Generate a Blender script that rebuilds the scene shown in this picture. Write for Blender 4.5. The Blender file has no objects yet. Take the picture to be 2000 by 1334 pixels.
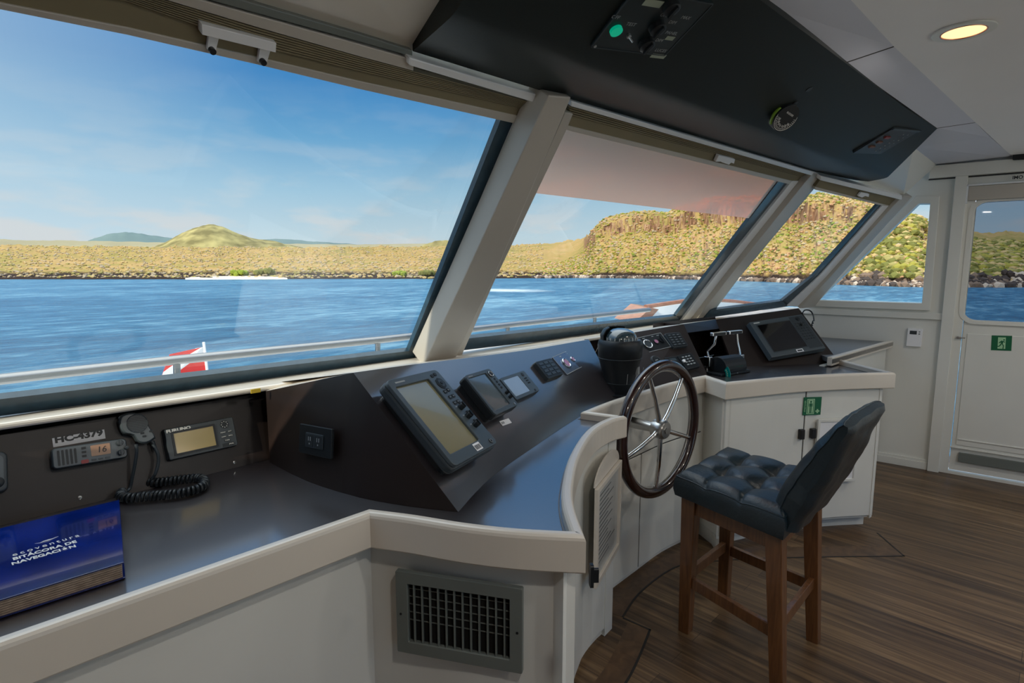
import bpy, bmesh, math, random
import numpy as np
from mathutils import Matrix, Vector
R = math.radians
scene = bpy.context.scene
COL = scene.collection

# ---------------------------------------------------------------- camera
F = 1120.0; HZ = 520.0; VX = 2210.0; EYE = 1.5
PITCH = math.atan((667 - HZ) / F)
HEAD = math.atan((F / math.cos(PITCH)) / (VX - 1000))
FW = np.array([math.cos(HEAD) * math.cos(PITCH), math.sin(HEAD) * math.cos(PITCH), -math.sin(PITCH)])
RT = np.array([math.sin(HEAD), -math.cos(HEAD), 0.0])
UP = np.cross(RT, FW)
CAM = np.array([0.0, 0.0, EYE])
cd = bpy.data.cameras.new('camera'); cam = bpy.data.objects.new('camera', cd); COL.objects.link(cam)
cd.sensor_fit = 'HORIZONTAL'; cd.sensor_width = 36.0; cd.lens = 36.0 * F / 2000.0
cd.clip_start = 0.02; cd.clip_end = 20000
cam.matrix_world = Matrix(((RT[0], UP[0], -FW[0], 0), (RT[1], UP[1], -FW[1], 0), (RT[2], UP[2], -FW[2], EYE), (0, 0, 0, 1)))
scene.camera = cam

# ---------------------------------------------------------------- view, world, sun
vs = scene.view_settings
vs.view_transform = 'Standard'; vs.look = 'None'; vs.gamma = 1.0; vs.use_curve_mapping = False
vs.exposure = 0.65
scene.cycles.use_denoising = True
scene.cycles.max_bounces = 10; scene.cycles.diffuse_bounces = 6; scene.cycles.transparent_max_bounces = 16
scene.cycles.sample_clamp_indirect = 6.0
scene.cycles.caustics_reflective = False; scene.cycles.caustics_refractive = False

SKY_CAM = 0.62

def lin(c):
    out = []
    for v in c[:3]:
        v = v / 255.0
        out.append(v / 12.92 if v <= 0.04045 else ((v + 0.055) / 1.055) ** 2.4)
    return tuple(out) + (1.0,)

def ramp(nt, stops, interp='LINEAR'):
    r = nt.nodes.new('ShaderNodeValToRGB'); cr = r.color_ramp; cr.interpolation = interp
    while len(cr.elements) > 1: cr.elements.remove(cr.elements[-1])
    cr.elements[0].position = stops[0][0]; cr.elements[0].color = stops[0][1]
    for p, c in stops[1:]:
        e = cr.elements.new(p); e.color = c
    return r

def math_node(nt, op, a, b=None, c=None):
    m = nt.nodes.new('ShaderNodeMath'); m.operation = op
    for i, v in enumerate((a, b, c)):
        if v is None: continue
        if isinstance(v, (int, float)): m.inputs[i].default_value = v
        else: nt.links.new(v, m.inputs[i])
    return m.outputs[0]

def mix_col(nt, fac, a, b, mode='MIX'):
    m = nt.nodes.new('ShaderNodeMix'); m.data_type = 'RGBA'; m.blend_type = mode
    if isinstance(fac, (int, float)): m.inputs[0].default_value = fac
    else: nt.links.new(fac, m.inputs[0])
    for i, v in ((6, a), (7, b)):
        if isinstance(v, tuple): m.inputs[i].default_value = v
        else: nt.links.new(v, m.inputs[i])
    return m.outputs[2]

world = bpy.data.worlds.new('sky'); scene.world = world; world.use_nodes = True
nt = world.node_tree; nt.nodes.clear()
tc = nt.nodes.new('ShaderNodeTexCoord')
sep = nt.nodes.new('ShaderNodeSeparateXYZ'); nt.links.new(tc.outputs['Generated'], sep.inputs[0])
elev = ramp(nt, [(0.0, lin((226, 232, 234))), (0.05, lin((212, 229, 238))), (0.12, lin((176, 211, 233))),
                 (0.20, lin((118, 176, 218))), (0.28, lin((72, 143, 203))), (0.36, lin((64, 138, 204))), (0.48, (0.36, 0.60, 0.98, 1)), (0.64, (0.9, 1.15, 1.6, 1)), (0.82, (2.7, 2.8, 2.9, 1)), (1.0, (3.0, 3.1, 3.2, 1))])  # stops above the view are raised to brighten the interior
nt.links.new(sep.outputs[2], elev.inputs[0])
# paler towards the port side of the sky
side = math_node(nt, 'MULTIPLY_ADD', sep.outputs[1], 0.9, -0.57)
side2 = math_node(nt, 'MULTIPLY_ADD', sep.outputs[0], -0.55, 0.0)
sd = math_node(nt, 'ADD', side, side2)
sdc = nt.nodes.new('ShaderNodeClamp'); nt.links.new(math_node(nt, 'MULTIPLY', sd, 2.2), sdc.inputs[0])
sky1 = mix_col(nt, math_node(nt, 'MULTIPLY', sdc.outputs[0], 0.75), elev.outputs[0], lin((214, 232, 246)))
# low cloud bank
mp = nt.nodes.new('ShaderNodeMapping'); mp.inputs['Scale'].default_value = (5.5, 5.5, 20)
nt.links.new(tc.outputs['Generated'], mp.inputs[0])
nz = nt.nodes.new('ShaderNodeTexNoise'); nz.inputs['Scale'].default_value = 1.6; nz.inputs['Detail'].default_value = 7
nt.links.new(mp.outputs[0], nz.inputs[0])
band = ramp(nt, [(0.0, (1, 1, 1, 1)), (0.055, (1, 1, 1, 1)), (0.1, (.35, .35, .35, 1)), (0.22, (.1, .1, .1, 1)), (0.3, (0, 0, 0, 1))])
nt.links.new(sep.outputs[2], band.inputs[0])
cm = ramp(nt, [(0.47, (0, 0, 0, 1)), (0.62, (1, 1, 1, 1))]); nt.links.new(nz.outputs[0], cm.inputs[0])
cf = math_node(nt, 'MULTIPLY', math_node(nt, 'MULTIPLY', cm.outputs[0], band.outputs[0]), 0.75)
sky2 = mix_col(nt, cf, sky1, lin((236, 230, 228)))
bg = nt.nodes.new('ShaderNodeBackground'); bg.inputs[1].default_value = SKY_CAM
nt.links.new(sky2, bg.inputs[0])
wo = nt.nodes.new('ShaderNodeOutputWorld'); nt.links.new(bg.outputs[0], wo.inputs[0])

sd_ = bpy.data.lights.new('sun', 'SUN'); sd_.energy = 2.75; sd_.color = (1.0, 0.87, 0.68); sd_.angle = R(0.6)
sun = bpy.data.objects.new('sun', sd_); COL.objects.link(sun)
sun.rotation_euler = Vector((0.88, 0.13, -0.44)).to_track_quat('-Z', 'Y').to_euler()

# ---------------------------------------------------------------- rays of the camera, to measure points on planes of the place
def ray(x, y): return FW * F + RT * (x - 1000) + UP * (667 - y)
def at(x, y, n, d):
    r = ray(x, y); n = np.array(n, float); t = (d - n @ CAM) / (n @ r); return CAM + r * t
def onZ(x, y, z): return at(x, y, (0, 0, 1), z)
def onY(x, y, v): return at(x, y, (0, 1, 0), v)
def onX(x, y, v): return at(x, y, (1, 0, 0), v)
def V(p): return Vector((float(p[0]), float(p[1]), float(p[2])))

# ---------------------------------------------------------------- materials
MATS = {}
def mat(name, col, rough=0.5, metal=0.0, spec=0.5, coat=0.0, noise=0.0, nscale=8.0, bump=0.0, bscale=60.0, emit=None, estr=1.0, trans=0.0):
    if name in MATS: return MATS[name]
    m = bpy.data.materials.new(name); m.use_nodes = True; t = m.node_tree
    b = t.nodes['Principled BSDF']
    c = col if len(col) == 4 else tuple(col) + (1.0,)
    b.inputs['Base Color'].default_value = c
    b.inputs['Roughness'].default_value = rough; b.inputs['Metallic'].default_value = metal
    b.inputs['Specular IOR Level'].default_value = spec; b.inputs['Coat Weight'].default_value = coat
    b.inputs['Transmission Weight'].default_value = trans
    tcn = t.nodes.new('ShaderNodeTexCoord')
    if noise > 0:
        n = t.nodes.new('ShaderNodeTexNoise'); n.inputs['Scale'].default_value = nscale; n.inputs['Detail'].default_value = 6
        t.links.new(tcn.outputs['Object'], n.inputs[0])
        dk = tuple(v * (1 - noise) for v in c[:3]) + (1,); lt = tuple(min(1, v * (1 + noise)) for v in c[:3]) + (1,)
        r = ramp(t, [(0.35, dk), (0.65, lt)]); t.links.new(n.outputs[0], r.inputs[0]); t.links.new(r.outputs[0], b.inputs['Base Color'])
    if bump > 0:
        n = t.nodes.new('ShaderNodeTexNoise'); n.inputs['Scale'].default_value = bscale; n.inputs['Detail'].default_value = 3
        t.links.new(tcn.outputs['Object'], n.inputs[0])
        bn = t.nodes.new('ShaderNodeBump'); bn.inputs['Strength'].default_value = bump; bn.inputs['Distance'].default_value = 0.002
        t.links.new(n.outputs[0], bn.inputs['Height']); t.links.new(bn.outputs[0], b.inputs['Normal'])
    if emit is not None:
        b.inputs['Emission Color'].default_value = emit if len(emit) == 4 else tuple(emit) + (1.0,)
        b.inputs['Emission Strength'].default_value = estr
    MATS[name] = m
    return m

M_white = mat('white_paint', lin((226, 226, 220)), 0.35, noise=0.03, nscale=2, bump=0.06, bscale=30)
M_cream = mat('cream_gelcoat', lin((218, 210, 198)), 0.3, coat=0.2, noise=0.03, nscale=2)
M_wood = mat('dark_wall_veneer', lin((92, 66, 48)), 0.5, noise=0.1, nscale=4)
M_ceil = mat('ceiling_panel', lin((242, 240, 240)), 0.55, noise=0.02, nscale=1)
M_ceil_shade = mat('shaded_ceiling_strip', lin((206, 208, 220)), 0.5, noise=0.02, nscale=1)  # ceiling white toned darker and bluer, shade put into the colour
M_alu = mat('painted_aluminium', lin((186, 180, 170)), 0.4, metal=0.0, spec=0.6, noise=0.04, nscale=3)
M_alul = mat('pale_aluminium_trim', lin((232, 234, 236)), 0.3, metal=0.0, spec=0.7)
M_rub = mat('dark_window_frame', lin((48, 70, 84)), 0.25, spec=0.6, noise=0.1, nscale=30)
M_khaki = mat('pleated_blind_cloth', lin((128, 118, 92)), 0.8, noise=0.05, nscale=5)
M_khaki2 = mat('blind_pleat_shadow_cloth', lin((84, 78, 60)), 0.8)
M_lam = mat('dark_brown_laminate', (0.016, 0.010, 0.0085), 0.42, spec=0.35, coat=0.12, noise=0.12, nscale=3, bump=0.05, bscale=200)
M_lamtop = mat('dark_worktop_laminate', (0.022, 0.017, 0.019), 0.40, spec=1.0, coat=1.0, noise=0.15, nscale=4, bump=0.05, bscale=150)
for _n, _r, _i in (('dark_worktop_laminate', 0.13, 2.3), ('dark_brown_laminate', 0.36, 1.7)):
    _b = MATS[_n].node_tree.nodes['Principled BSDF']; _b.inputs['Coat Roughness'].default_value = _r; _b.inputs['Coat IOR'].default_value = _i
M_ohead = mat('black_leatherette_panel', (0.005, 0.009, 0.0075), 0.5, spec=0.3, bump=0.1, bscale=300)
M_blk = mat('black_plastic', (0.009, 0.012, 0.015), 0.42, spec=0.4, bump=0.05, bscale=300)
M_dgrey = mat('dark_grey_plastic', (0.030, 0.040, 0.048), 0.4, spec=0.5)
M_mgrey = mat('slate_grey_plastic', (0.062, 0.080, 0.092), 0.35, spec=0.6)
M_key = mat('rubber_key', (0.012, 0.016, 0.020), 0.55)
M_legend = mat('white_lettering', (0.62, 0.62, 0.6), 0.6)
M_dim = mat('pale_grey_marking', (0.30, 0.32, 0.33), 0.6)
M_chrome = mat('polished_steel', (0.72, 0.72, 0.72), 0.12, metal=1.0)
M_rail = mat('weathered_steel_rail', (0.30, 0.29, 0.28), 0.35, metal=1.0)
M_steel = mat('brushed_steel', (0.55, 0.55, 0.54), 0.3, metal=1.0)
M_lcd = mat('olive_lcd_glass', lin((128, 124, 96)), 0.12, spec=0.6, coat=0.6)
M_lcd2 = mat('dark_grey_lcd_glass', lin((70, 82, 90)), 0.08, spec=0.7, coat=0.8)
M_lcd3 = mat('pale_lcd_glass', lin((150, 164, 180)), 0.1, spec=0.7, coat=0.8)
M_lcd4 = mat('black_screen_glass', (0.004, 0.004, 0.005), 0.08, spec=0.6, coat=0.6)
M_lcd5 = mat('amber_lcd', lin((160, 124, 98)), 0.3)
M_paper = mat('white_paper', (0.86, 0.86, 0.88), 0.6)
M_red = mat('red_plastic', (0.25, 0.02, 0.02), 0.4)
M_pink = mat('pink_lens', lin((176, 120, 150)), 0.25, coat=0.5)
M_green = mat('green_sign_film', lin((8, 98, 62)), 0.45)
M_lgreen = mat('pale_green_luminous_film', lin((170, 214, 170)), 0.5)
M_leath = mat('dark_blue_leather', (0.004, 0.014, 0.021), 0.36, spec=0.6, noise=0.15, nscale=12, bump=0.5, bscale=90)
M_stitch = mat('pale_stitching', (0.12, 0.18, 0.22), 0.7)
M_grill = mat('grey_painted_metal', lin((112, 118, 114)), 0.4, spec=0.5)
M_dark = mat('dark_void', (0.004, 0.004, 0.004), 0.9)
M_gap_shade = mat('dark_joint_and_shade', (0.05, 0.05, 0.05), 0.9)

def wood(name, c1, c2, rough=0.35, sc=(1, 1, 14), coat=0.3):
    m = bpy.data.materials.new(name); m.use_nodes = True; t = m.node_tree; b = t.nodes['Principled BSDF']
    tcn = t.nodes.new('ShaderNodeTexCoord'); mp_ = t.nodes.new('ShaderNodeMapping'); mp_.inputs['Scale'].default_value = sc
    t.links.new(tcn.outputs['Object'], mp_.inputs[0])
    n = t.nodes.new('ShaderNodeTexNoise'); n.inputs['Scale'].default_value = 6; n.inputs['Detail'].default_value = 8; n.inputs['Distortion'].default_value = 0.6
    t.links.new(mp_.outputs[0], n.inputs[0])
    r = ramp(t, [(0.3, tuple(c1) + (1,)), (0.7, tuple(c2) + (1,))]); t.links.new(n.outputs[0], r.inputs[0]); t.links.new(r.outputs[0], b.inputs['Base Color'])
    b.inputs['Roughness'].default_value = rough; b.inputs['Coat Weight'].default_value = coat
    MATS[name] = m; return m
M_stool = wood('stool_brown_wood', (0.095, 0.036, 0.012), (0.19, 0.078, 0.026), 0.4, (14, 14, 1.2))
M_wheel = wood('wheel_mahogany', (0.014, 0.005, 0.004), (0.030, 0.009, 0.007), 0.22, (6, 6, 6), 0.8)
M_teak = wood('teak_rail', (0.24, 0.085, 0.035), (0.36, 0.14, 0.06), 0.4, (3, 3, 3))

def floor_mat():
    m = bpy.data.materials.new('plank_floor'); m.use_nodes = True; t = m.node_tree; b = t.nodes['Principled BSDF']
    tcn = t.nodes.new('ShaderNodeTexCoord')
    br = t.nodes.new('ShaderNodeTexBrick'); mp_ = t.nodes.new('ShaderNodeMapping')
    mp_.inputs['Rotation'].default_value = (0, 0, R(91)); t.links.new(tcn.outputs['Object'], mp_.inputs[0])
    t.links.new(mp_.outputs[0], br.inputs[0])
    br.offset = 0.37; br.inputs['Scale'].default_value = 1.0; br.inputs['Brick Width'].default_value = 2.6; br.inputs['Row Height'].default_value = 0.085
    br.inputs['Mortar Size'].default_value = 0.0012; br.inputs['Bias'].default_value = 0
    br.inputs['Color1'].default_value = (0.0, 0.0, 0.0, 1); br.inputs['Color2'].default_value = (1, 1, 1, 1); br.inputs['Mortar'].default_value = (0.2, 0.2, 0.2, 1)
    mp2 = t.nodes.new('ShaderNodeMapping'); mp2.inputs['Scale'].default_value = (1.0, 22, 1); t.links.new(mp_.outputs[0], mp2.inputs[0])
    n = t.nodes.new('ShaderNodeTexNoise'); n.inputs['Scale'].default_value = 1.6; n.inputs['Detail'].default_value = 9; n.inputs['Distortion'].default_value = 0.9
    t.links.new(mp2.outputs[0], n.inputs[0])
    f = math_node(t, 'ADD', math_node(t, 'MULTIPLY', br.outputs[0], 0.22), math_node(t, 'MULTIPLY', n.outputs[0], 0.85))
    r = ramp(t, [(0.22, lin((46, 35, 25))), (0.42, lin((78, 60, 43))), (0.6, lin((108, 85, 60))), (0.85, lin((150, 124, 92)))])
    t.links.new(f, r.inputs[0])
    c = mix_col(t, math_node(t, 'MULTIPLY', br.outputs[1], 0.75), r.outputs[0], lin((40, 30, 20)))
    t.links.new(c, b.inputs['Base Color']); b.inputs['Roughness'].default_value = 0.38; b.inputs['Specular IOR Level'].default_value = 0.4
    MATS['plank_floor'] = m; return m
M_floor = floor_mat()
M_border = wood('floor_border_wood', lin((70, 50, 32))[:3], lin((104, 78, 52))[:3], 0.4, (3, 3, 3), 0.1)
M_inlay = mat('black_floor_inlay', (0.012, 0.011, 0.010), 0.5)

def glass_mat(name, tint=(0.93, 0.97, 0.98), refl=0.06):
    m = bpy.data.materials.new(name); m.use_nodes = True; t = m.node_tree; t.nodes.clear()
    o = t.nodes.new('ShaderNodeOutputMaterial'); tr = t.nodes.new('ShaderNodeBsdfTransparent'); tr.inputs[0].default_value = tuple(tint) + (1,)
    gl = t.nodes.new('ShaderNodeBsdfGlossy'); gl.inputs['Roughness'].default_value = 0.02
    fr = t.nodes.new('ShaderNodeLayerWeight'); fr.inputs[0].default_value = 0.3
    mx = t.nodes.new('ShaderNodeMixShader')
    t.links.new(math_node(t, 'MULTIPLY_ADD', fr.outputs[0], refl * 1.5, refl * 0.3), mx.inputs[0])
    t.links.new(tr.outputs[0], mx.inputs[1]); t.links.new(gl.outputs[0], mx.inputs[2]); t.links.new(mx.outputs[0], o.inputs[0])
    MATS[name] = m; return m
M_glass = glass_mat('window_glass')
M_glassd = glass_mat('tinted_door_glass', (0.50, 0.55, 0.60), 0.03)
def screen_mat():
    m = bpy.data.materials.new('translucent_film_blind'); m.use_nodes = True; t = m.node_tree; t.nodes.clear()
    o = t.nodes.new('ShaderNodeOutputMaterial'); tr = t.nodes.new('ShaderNodeBsdfTransparent'); tr.inputs[0].default_value = (0.92, 0.46, 0.30, 1)
    df = t.nodes.new('ShaderNodeBsdfTranslucent'); df.inputs[0].default_value = (0.85, 1.0, 1.0, 1)
    mx = t.nodes.new('ShaderNodeMixShader'); mx.inputs[0].default_value = 0.36
    t.links.new(tr.outputs[0], mx.inputs[1]); t.links.new(df.outputs[0], mx.inputs[2]); t.links.new(mx.outputs[0], o.inputs[0])
    MATS['film'] = m; return m
M_film = screen_mat()

# ---------------------------------------------------------------- mesh helpers
class MB:
    def __init__(s, M=None):
        s.v = []; s.f = []; s.sm = []; s.M = M or Matrix.Identity(4)
    def add(s, vs_, fs, smooth=False, T=None):
        b = len(s.v)
        for p in vs_:
            q = Vector((float(p[0]), float(p[1]), float(p[2])))
            if T is not None: q = T @ q
            s.v.append(q)
        for f in fs: s.f.append([b + i for i in f]); s.sm.append(smooth)
        return s
    def box(s, a, b, T=None):
        x0, y0, z0 = a; x1, y1, z1 = b
        if x0 > x1: x0, x1 = x1, x0
        if y0 > y1: y0, y1 = y1, y0
        if z0 > z1: z0, z1 = z1, z0
        return s.add([(x0, y0, z0), (x1, y0, z0), (x1, y1, z0), (x0, y1, z0), (x0, y0, z1), (x1, y0, z1), (x1, y1, z1), (x0, y1, z1)],
                     [(0, 3, 2, 1), (4, 5, 6, 7), (0, 1, 5, 4), (1, 2, 6, 5), (2, 3, 7, 6), (3, 0, 4, 7)], T=T)
    def hexa(s, lo, hi):
        n = len(lo); vs_ = list(lo) + list(hi)
        fs = [tuple(range(n))[::-1], tuple(range(n, 2 * n))] + [(i, (i + 1) % n, n + (i + 1) % n, n + i) for i in range(n)]
        return s.add(vs_, fs)
    def prism(s, poly, z0, z1, T=None, scale1=1.0):
        n = len(poly); cx = sum(p[0] for p in poly) / n; cy = sum(p[1] for p in poly) / n
        vs_ = [(p[0], p[1], z0) for p in poly] + [(cx + (p[0] - cx) * scale1, cy + (p[1] - cy) * scale1, z1) for p in poly]
        fs = [tuple(range(n))[::-1], tuple(range(n, 2 * n))] + [(i, (i + 1) % n, n + (i + 1) % n, n + i) for i in range(n)]
        return s.add(vs_, fs, T=T)
    def rbox(s, x0, y0, x1, y1, z0, z1, r, T=None, taper=0.0, seg=5):
        pl = rrect(x0, y0, x1, y1, r, seg); pt = rrect(x0 + taper, y0 + taper, x1 - taper, y1 - taper, max(r - taper, 0.0005), seg); n = len(pl)
        vs_ = [(p[0], p[1], z0) for p in pl] + [(p[0], p[1], z1) for p in pt]
        fs = [tuple(range(n))[::-1], tuple(range(n, 2 * n))] + [(i, (i + 1) % n, n + (i + 1) % n, n + i) for i in range(n)]
        return s.add(vs_, fs, T=T)
    def cyl(s, p0, p1, r0, r1=None, n=20, smooth=True):
        r1 = r0 if r1 is None else r1; p0 = V(p0); p1 = V(p1); d = (p1 - p0).normalized()
        a = d.orthogonal().normalized(); b = d.cross(a); vs_ = []
        for (c, r) in ((p0, r0), (p1, r1)):
            for i in range(n):
                t = 2 * math.pi * i / n; vs_.append(c + (a * math.cos(t) + b * math.sin(t)) * r)
        k = len(s.v); s.add(vs_, [(i, (i + 1) % n, n + (i + 1) % n, n + i) for i in range(n)], smooth)
        s.f.append([k + i for i in range(n)][::-1]); s.sm.append(False); s.f.append([k + n + i for i in range(n)]); s.sm.append(False)
        return s
    def tube(s, path, r, n=10, closed=False):
        P = [V(p) for p in path]; N = len(P); rr = r if isinstance(r, (list, tuple)) else [r] * N
        tan = []
        for i in range(N):
            if closed: t = P[(i + 1) % N] - P[i - 1]
            else: t = P[min(i + 1, N - 1)] - P[max(i - 1, 0)]
            tan.append(t.normalized())
        a = tan[0].orthogonal().normalized(); vs_ = []
        for i in range(N):
            a = (a - tan[i] * a.dot(tan[i])).normalized(); b = tan[i].cross(a)
            for k in range(n):
                t = 2 * math.pi * k / n; vs_.append(P[i] + (a * math.cos(t) + b * math.sin(t)) * rr[i])
        fs = []
        for i in range(N if closed else N - 1):
            j = (i + 1) % N
            for k in range(n): fs.append((i * n + k, i * n + (k + 1) % n, j * n + (k + 1) % n, j * n + k))
        if not closed: fs += [tuple(range(n))[::-1], tuple((N - 1) * n + k for k in range(n))]
        return s.add(vs_, fs, True)
    def lathe(s, prof, c=(0, 0, 0), n=32, T=None, smooth=True, ax=(0, 0, 1)):
        d = Vector(ax).normalized(); a = d.orthogonal().normalized(); b = d.cross(a); c = V(c); vs_ = []
        for (r, z) in prof:
            for k in range(n):
                t = 2 * math.pi * k / n; vs_.append(c + d * z + (a * math.cos(t) + b * math.sin(t)) * max(r, 1e-5))
        fs = [(i * n + k, i * n + (k + 1) % n, (i + 1) * n + (k + 1) % n, (i + 1) * n + k) for i in range(len(prof) - 1) for k in range(n)]
        fs += [tuple(range(n))[::-1], tuple((len(prof) - 1) * n + k for k in range(n))]
        return s.add(vs_, fs, smooth, T=T)
    def torus(s, c, ax, Rr, r, n=64, m=14):
        d = Vector(ax).normalized(); a = d.orthogonal().normalized(); b = d.cross(a); c = V(c)
        return s.tube([c + (a * math.cos(2 * math.pi * i / n) + b * math.sin(2 * math.pi * i / n)) * Rr for i in range(n)], r, m, True)
    def ring(s, outer, inner, z0, z1, T=None):
        n = len(outer)
        vs_ = [(p[0], p[1], z0) for p in outer] + [(p[0], p[1], z0) for p in inner] + [(p[0], p[1], z1) for p in outer] + [(p[0], p[1], z1) for p in inner]
        fs = []
        for i in range(n):
            j = (i + 1) % n
            fs += [(i, n + i, n + j, j), (2 * n + i, 2 * n + j, 3 * n + j, 3 * n + i), (i, j, 2 * n + j, 2 * n + i), (n + i, 3 * n + i, 3 * n + j, n + j)]
        return s.add(vs_, fs, T=T)
    def mesh(s, name, m):
        me = bpy.data.meshes.new(name); me.from_pydata([tuple(v) for v in s.v], [], s.f); me.update()
        bm = bmesh.new(); bm.from_mesh(me); bmesh.ops.recalc_face_normals(bm, faces=bm.faces); bm.to_mesh(me); bm.free()
        for p, q in zip(me.polygons, s.sm): p.use_smooth = q
        for mm in (m if isinstance(m, (list, tuple)) else [m]): me.materials.append(mm)
        if any(s.sm): me.set_sharp_from_angle(angle=R(42))
        return me
    def build(s, name, m, parent=None, bevel=0.0, seg=2, smooth=False):
        # world-space verts are moved to an object origin at their own base centre when top-level
        me = s.mesh(name, m); o = bpy.data.objects.new(name, me); COL.objects.link(o)
        if parent is not None: o.parent = parent
        if bevel > 0:
            bv = o.modifiers.new('bevel', 'BEVEL'); bv.width = bevel; bv.segments = seg; bv.limit_method = 'ANGLE'; bv.angle_limit = R(40)
        if smooth:
            for p in me.polygons: p.use_smooth = True
        return o

def rrect(x0, y0, x1, y1, r, seg=5):
    r = min(r, (x1 - x0) / 2 - 1e-5, (y1 - y0) / 2 - 1e-5); out = []
    for cx, cy, a0 in ((x1 - r, y1 - r, 0), (x0 + r, y1 - r, 90), (x0 + r, y0 + r, 180), (x1 - r, y0 + r, 270)):
        for i in range(seg + 1):
            t = R(a0 + 90 * i / seg); out.append((cx + r * math.cos(t), cy + r * math.sin(t)))
    return out
def circ(cx, cy, r, n=24, ry=None): return [(cx + r * math.cos(2 * math.pi * i / n), cy + (ry or r) * math.sin(2 * math.pi * i / n)) for i in range(n)]

def tag(o, label, cat, group=None, kind=None):
    if label: o['label'] = label
    if cat: o['category'] = cat
    if group: o['group'] = group
    if kind: o['kind'] = kind
    return o
def struct(o, label=None):
    o['kind'] = 'structure'
    if label: o['label'] = label
    return o
def thing(name, label, cat, loc=(0, 0, 0), M=None, group=None):
    o = bpy.data.objects.new(name, None); COL.objects.link(o); o.empty_display_size = 0.05
    if M is not None: o.matrix_world = M
    else: o.location = loc
    return tag(o, label, cat, group)
def lab(o, s): o['label'] = s; return o
def recenter(o):
    me = o.data; n = len(me.vertices)
    lo = Vector((min(v.co.x for v in me.vertices), min(v.co.y for v in me.vertices), min(v.co.z for v in me.vertices)))
    hi = Vector((max(v.co.x for v in me.vertices), max(v.co.y for v in me.vertices), max(v.co.z for v in me.vertices)))
    c = Vector(((lo.x + hi.x) / 2, (lo.y + hi.y) / 2, lo.z))
    for v in me.vertices: v.co -= c
    o.location = c
    return o

def text(name, s, size, m, parent, x, y, z, depth=0.0006, align='CENTER', xs=1.0, bold=0.0, rot=0.0, shear=0.0, space=1.0):
    cu = bpy.data.curves.new(name, 'FONT'); cu.body = s; cu.size = size; cu.align_x = align; cu.align_y = 'CENTER'
    cu.extrude = depth / 2; cu.offset = bold; cu.shear = shear; cu.space_character = space; cu.resolution_u = 3
    tmp = bpy.data.objects.new('tmp', cu); COL.objects.link(tmp)
    me = bpy.data.meshes.new_from_object(tmp); bpy.data.objects.remove(tmp)
    o = bpy.data.objects.new(name, me); COL.objects.link(o); me.materials.clear(); me.materials.append(m)
    o.parent = parent; o.location = (x, y, z + depth / 2); o.scale = (xs, 1, 1); o.rotation_euler = (0, 0, rot)
    return o

def plane3(a, b, c):
    a, b, c = map(np.array, (a, b, c)); n = np.cross(b - a, c - a); n = n / np.linalg.norm(n)
    if n @ (CAM - a) < 0: n = -n
    return n, n @ a
def frame_on(n, d, TL, TR, BL, T=0.0):
    """size and matrix of a rectangular face measured on the plane (n, d) lifted by T; the frame lies on the plane itself"""
    p = [at(x, y, n, d + T) for x, y in (TL, TR, BL)]
    u = p[1] - p[0]; W = np.linalg.norm(u); u = u / W; u = u - n * (u @ n); u /= np.linalg.norm(u)
    v = np.cross(n, u); H = abs((p[2] - p[0]) @ v)
    c = p[0] + u * W / 2 - v * H / 2 - n * T
    M = Matrix(((u[0], v[0], n[0], c[0]), (u[1], v[1], n[1], c[1]), (u[2], v[2], n[2], c[2]), (0, 0, 0, 1)))
    return M, W, H

def plate(name, m, outer, holes, z0, z1, M, parent=None, bevel=0.0):
    """flat plate with holes: outlines in the (x, y) of M, thickness z0..z1"""
    cu = bpy.data.curves.new(name, 'CURVE'); cu.dimensions = '2D'; cu.fill_mode = 'BOTH'; cu.extrude = abs(z1 - z0) / 2
    for pl in [outer] + list(holes):
        sp = cu.splines.new('POLY'); sp.points.add(len(pl) - 1); sp.use_cyclic_u = True
        for i, p in enumerate(pl): sp.points[i].co = (p[0], p[1], 0, 1)
    tmp = bpy.data.objects.new('tmp', cu); COL.objects.link(tmp)
    dg = bpy.context.evaluated_depsgraph_get()
    me = bpy.data.meshes.new_from_object(tmp.evaluated_get(dg)); bpy.data.objects.remove(tmp)
    for v in me.vertices: v.co.z += (z0 + z1) / 2
    bm = bmesh.new(); bm.from_mesh(me); bmesh.ops.remove_doubles(bm, verts=bm.verts, dist=1e-5); bmesh.ops.recalc_face_normals(bm, faces=bm.faces); bm.to_mesh(me); bm.free()
    for p in me.polygons: p.use_smooth = False
    me.materials.clear(); me.materials.append(m)
    o = bpy.data.objects.new(name, me); COL.objects.link(o)
    if parent is not None: o.parent = parent; o.matrix_local = M if M is not None else Matrix.Identity(4)
    elif M is not None: o.matrix_world = M
    if bevel > 0:
        bv = o.modifiers.new('bevel', 'BEVEL'); bv.width = bevel; bv.segments = 2; bv.limit_method = 'ANGLE'; bv.angle_limit = R(50)
    return o

# ================================================================ FLOOR, WALLS, CEILING
o = MB().box((-0.9, -2.6, -0.08), (5.6, 2.3, 0)).build('floor', M_floor); struct(o)

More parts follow.
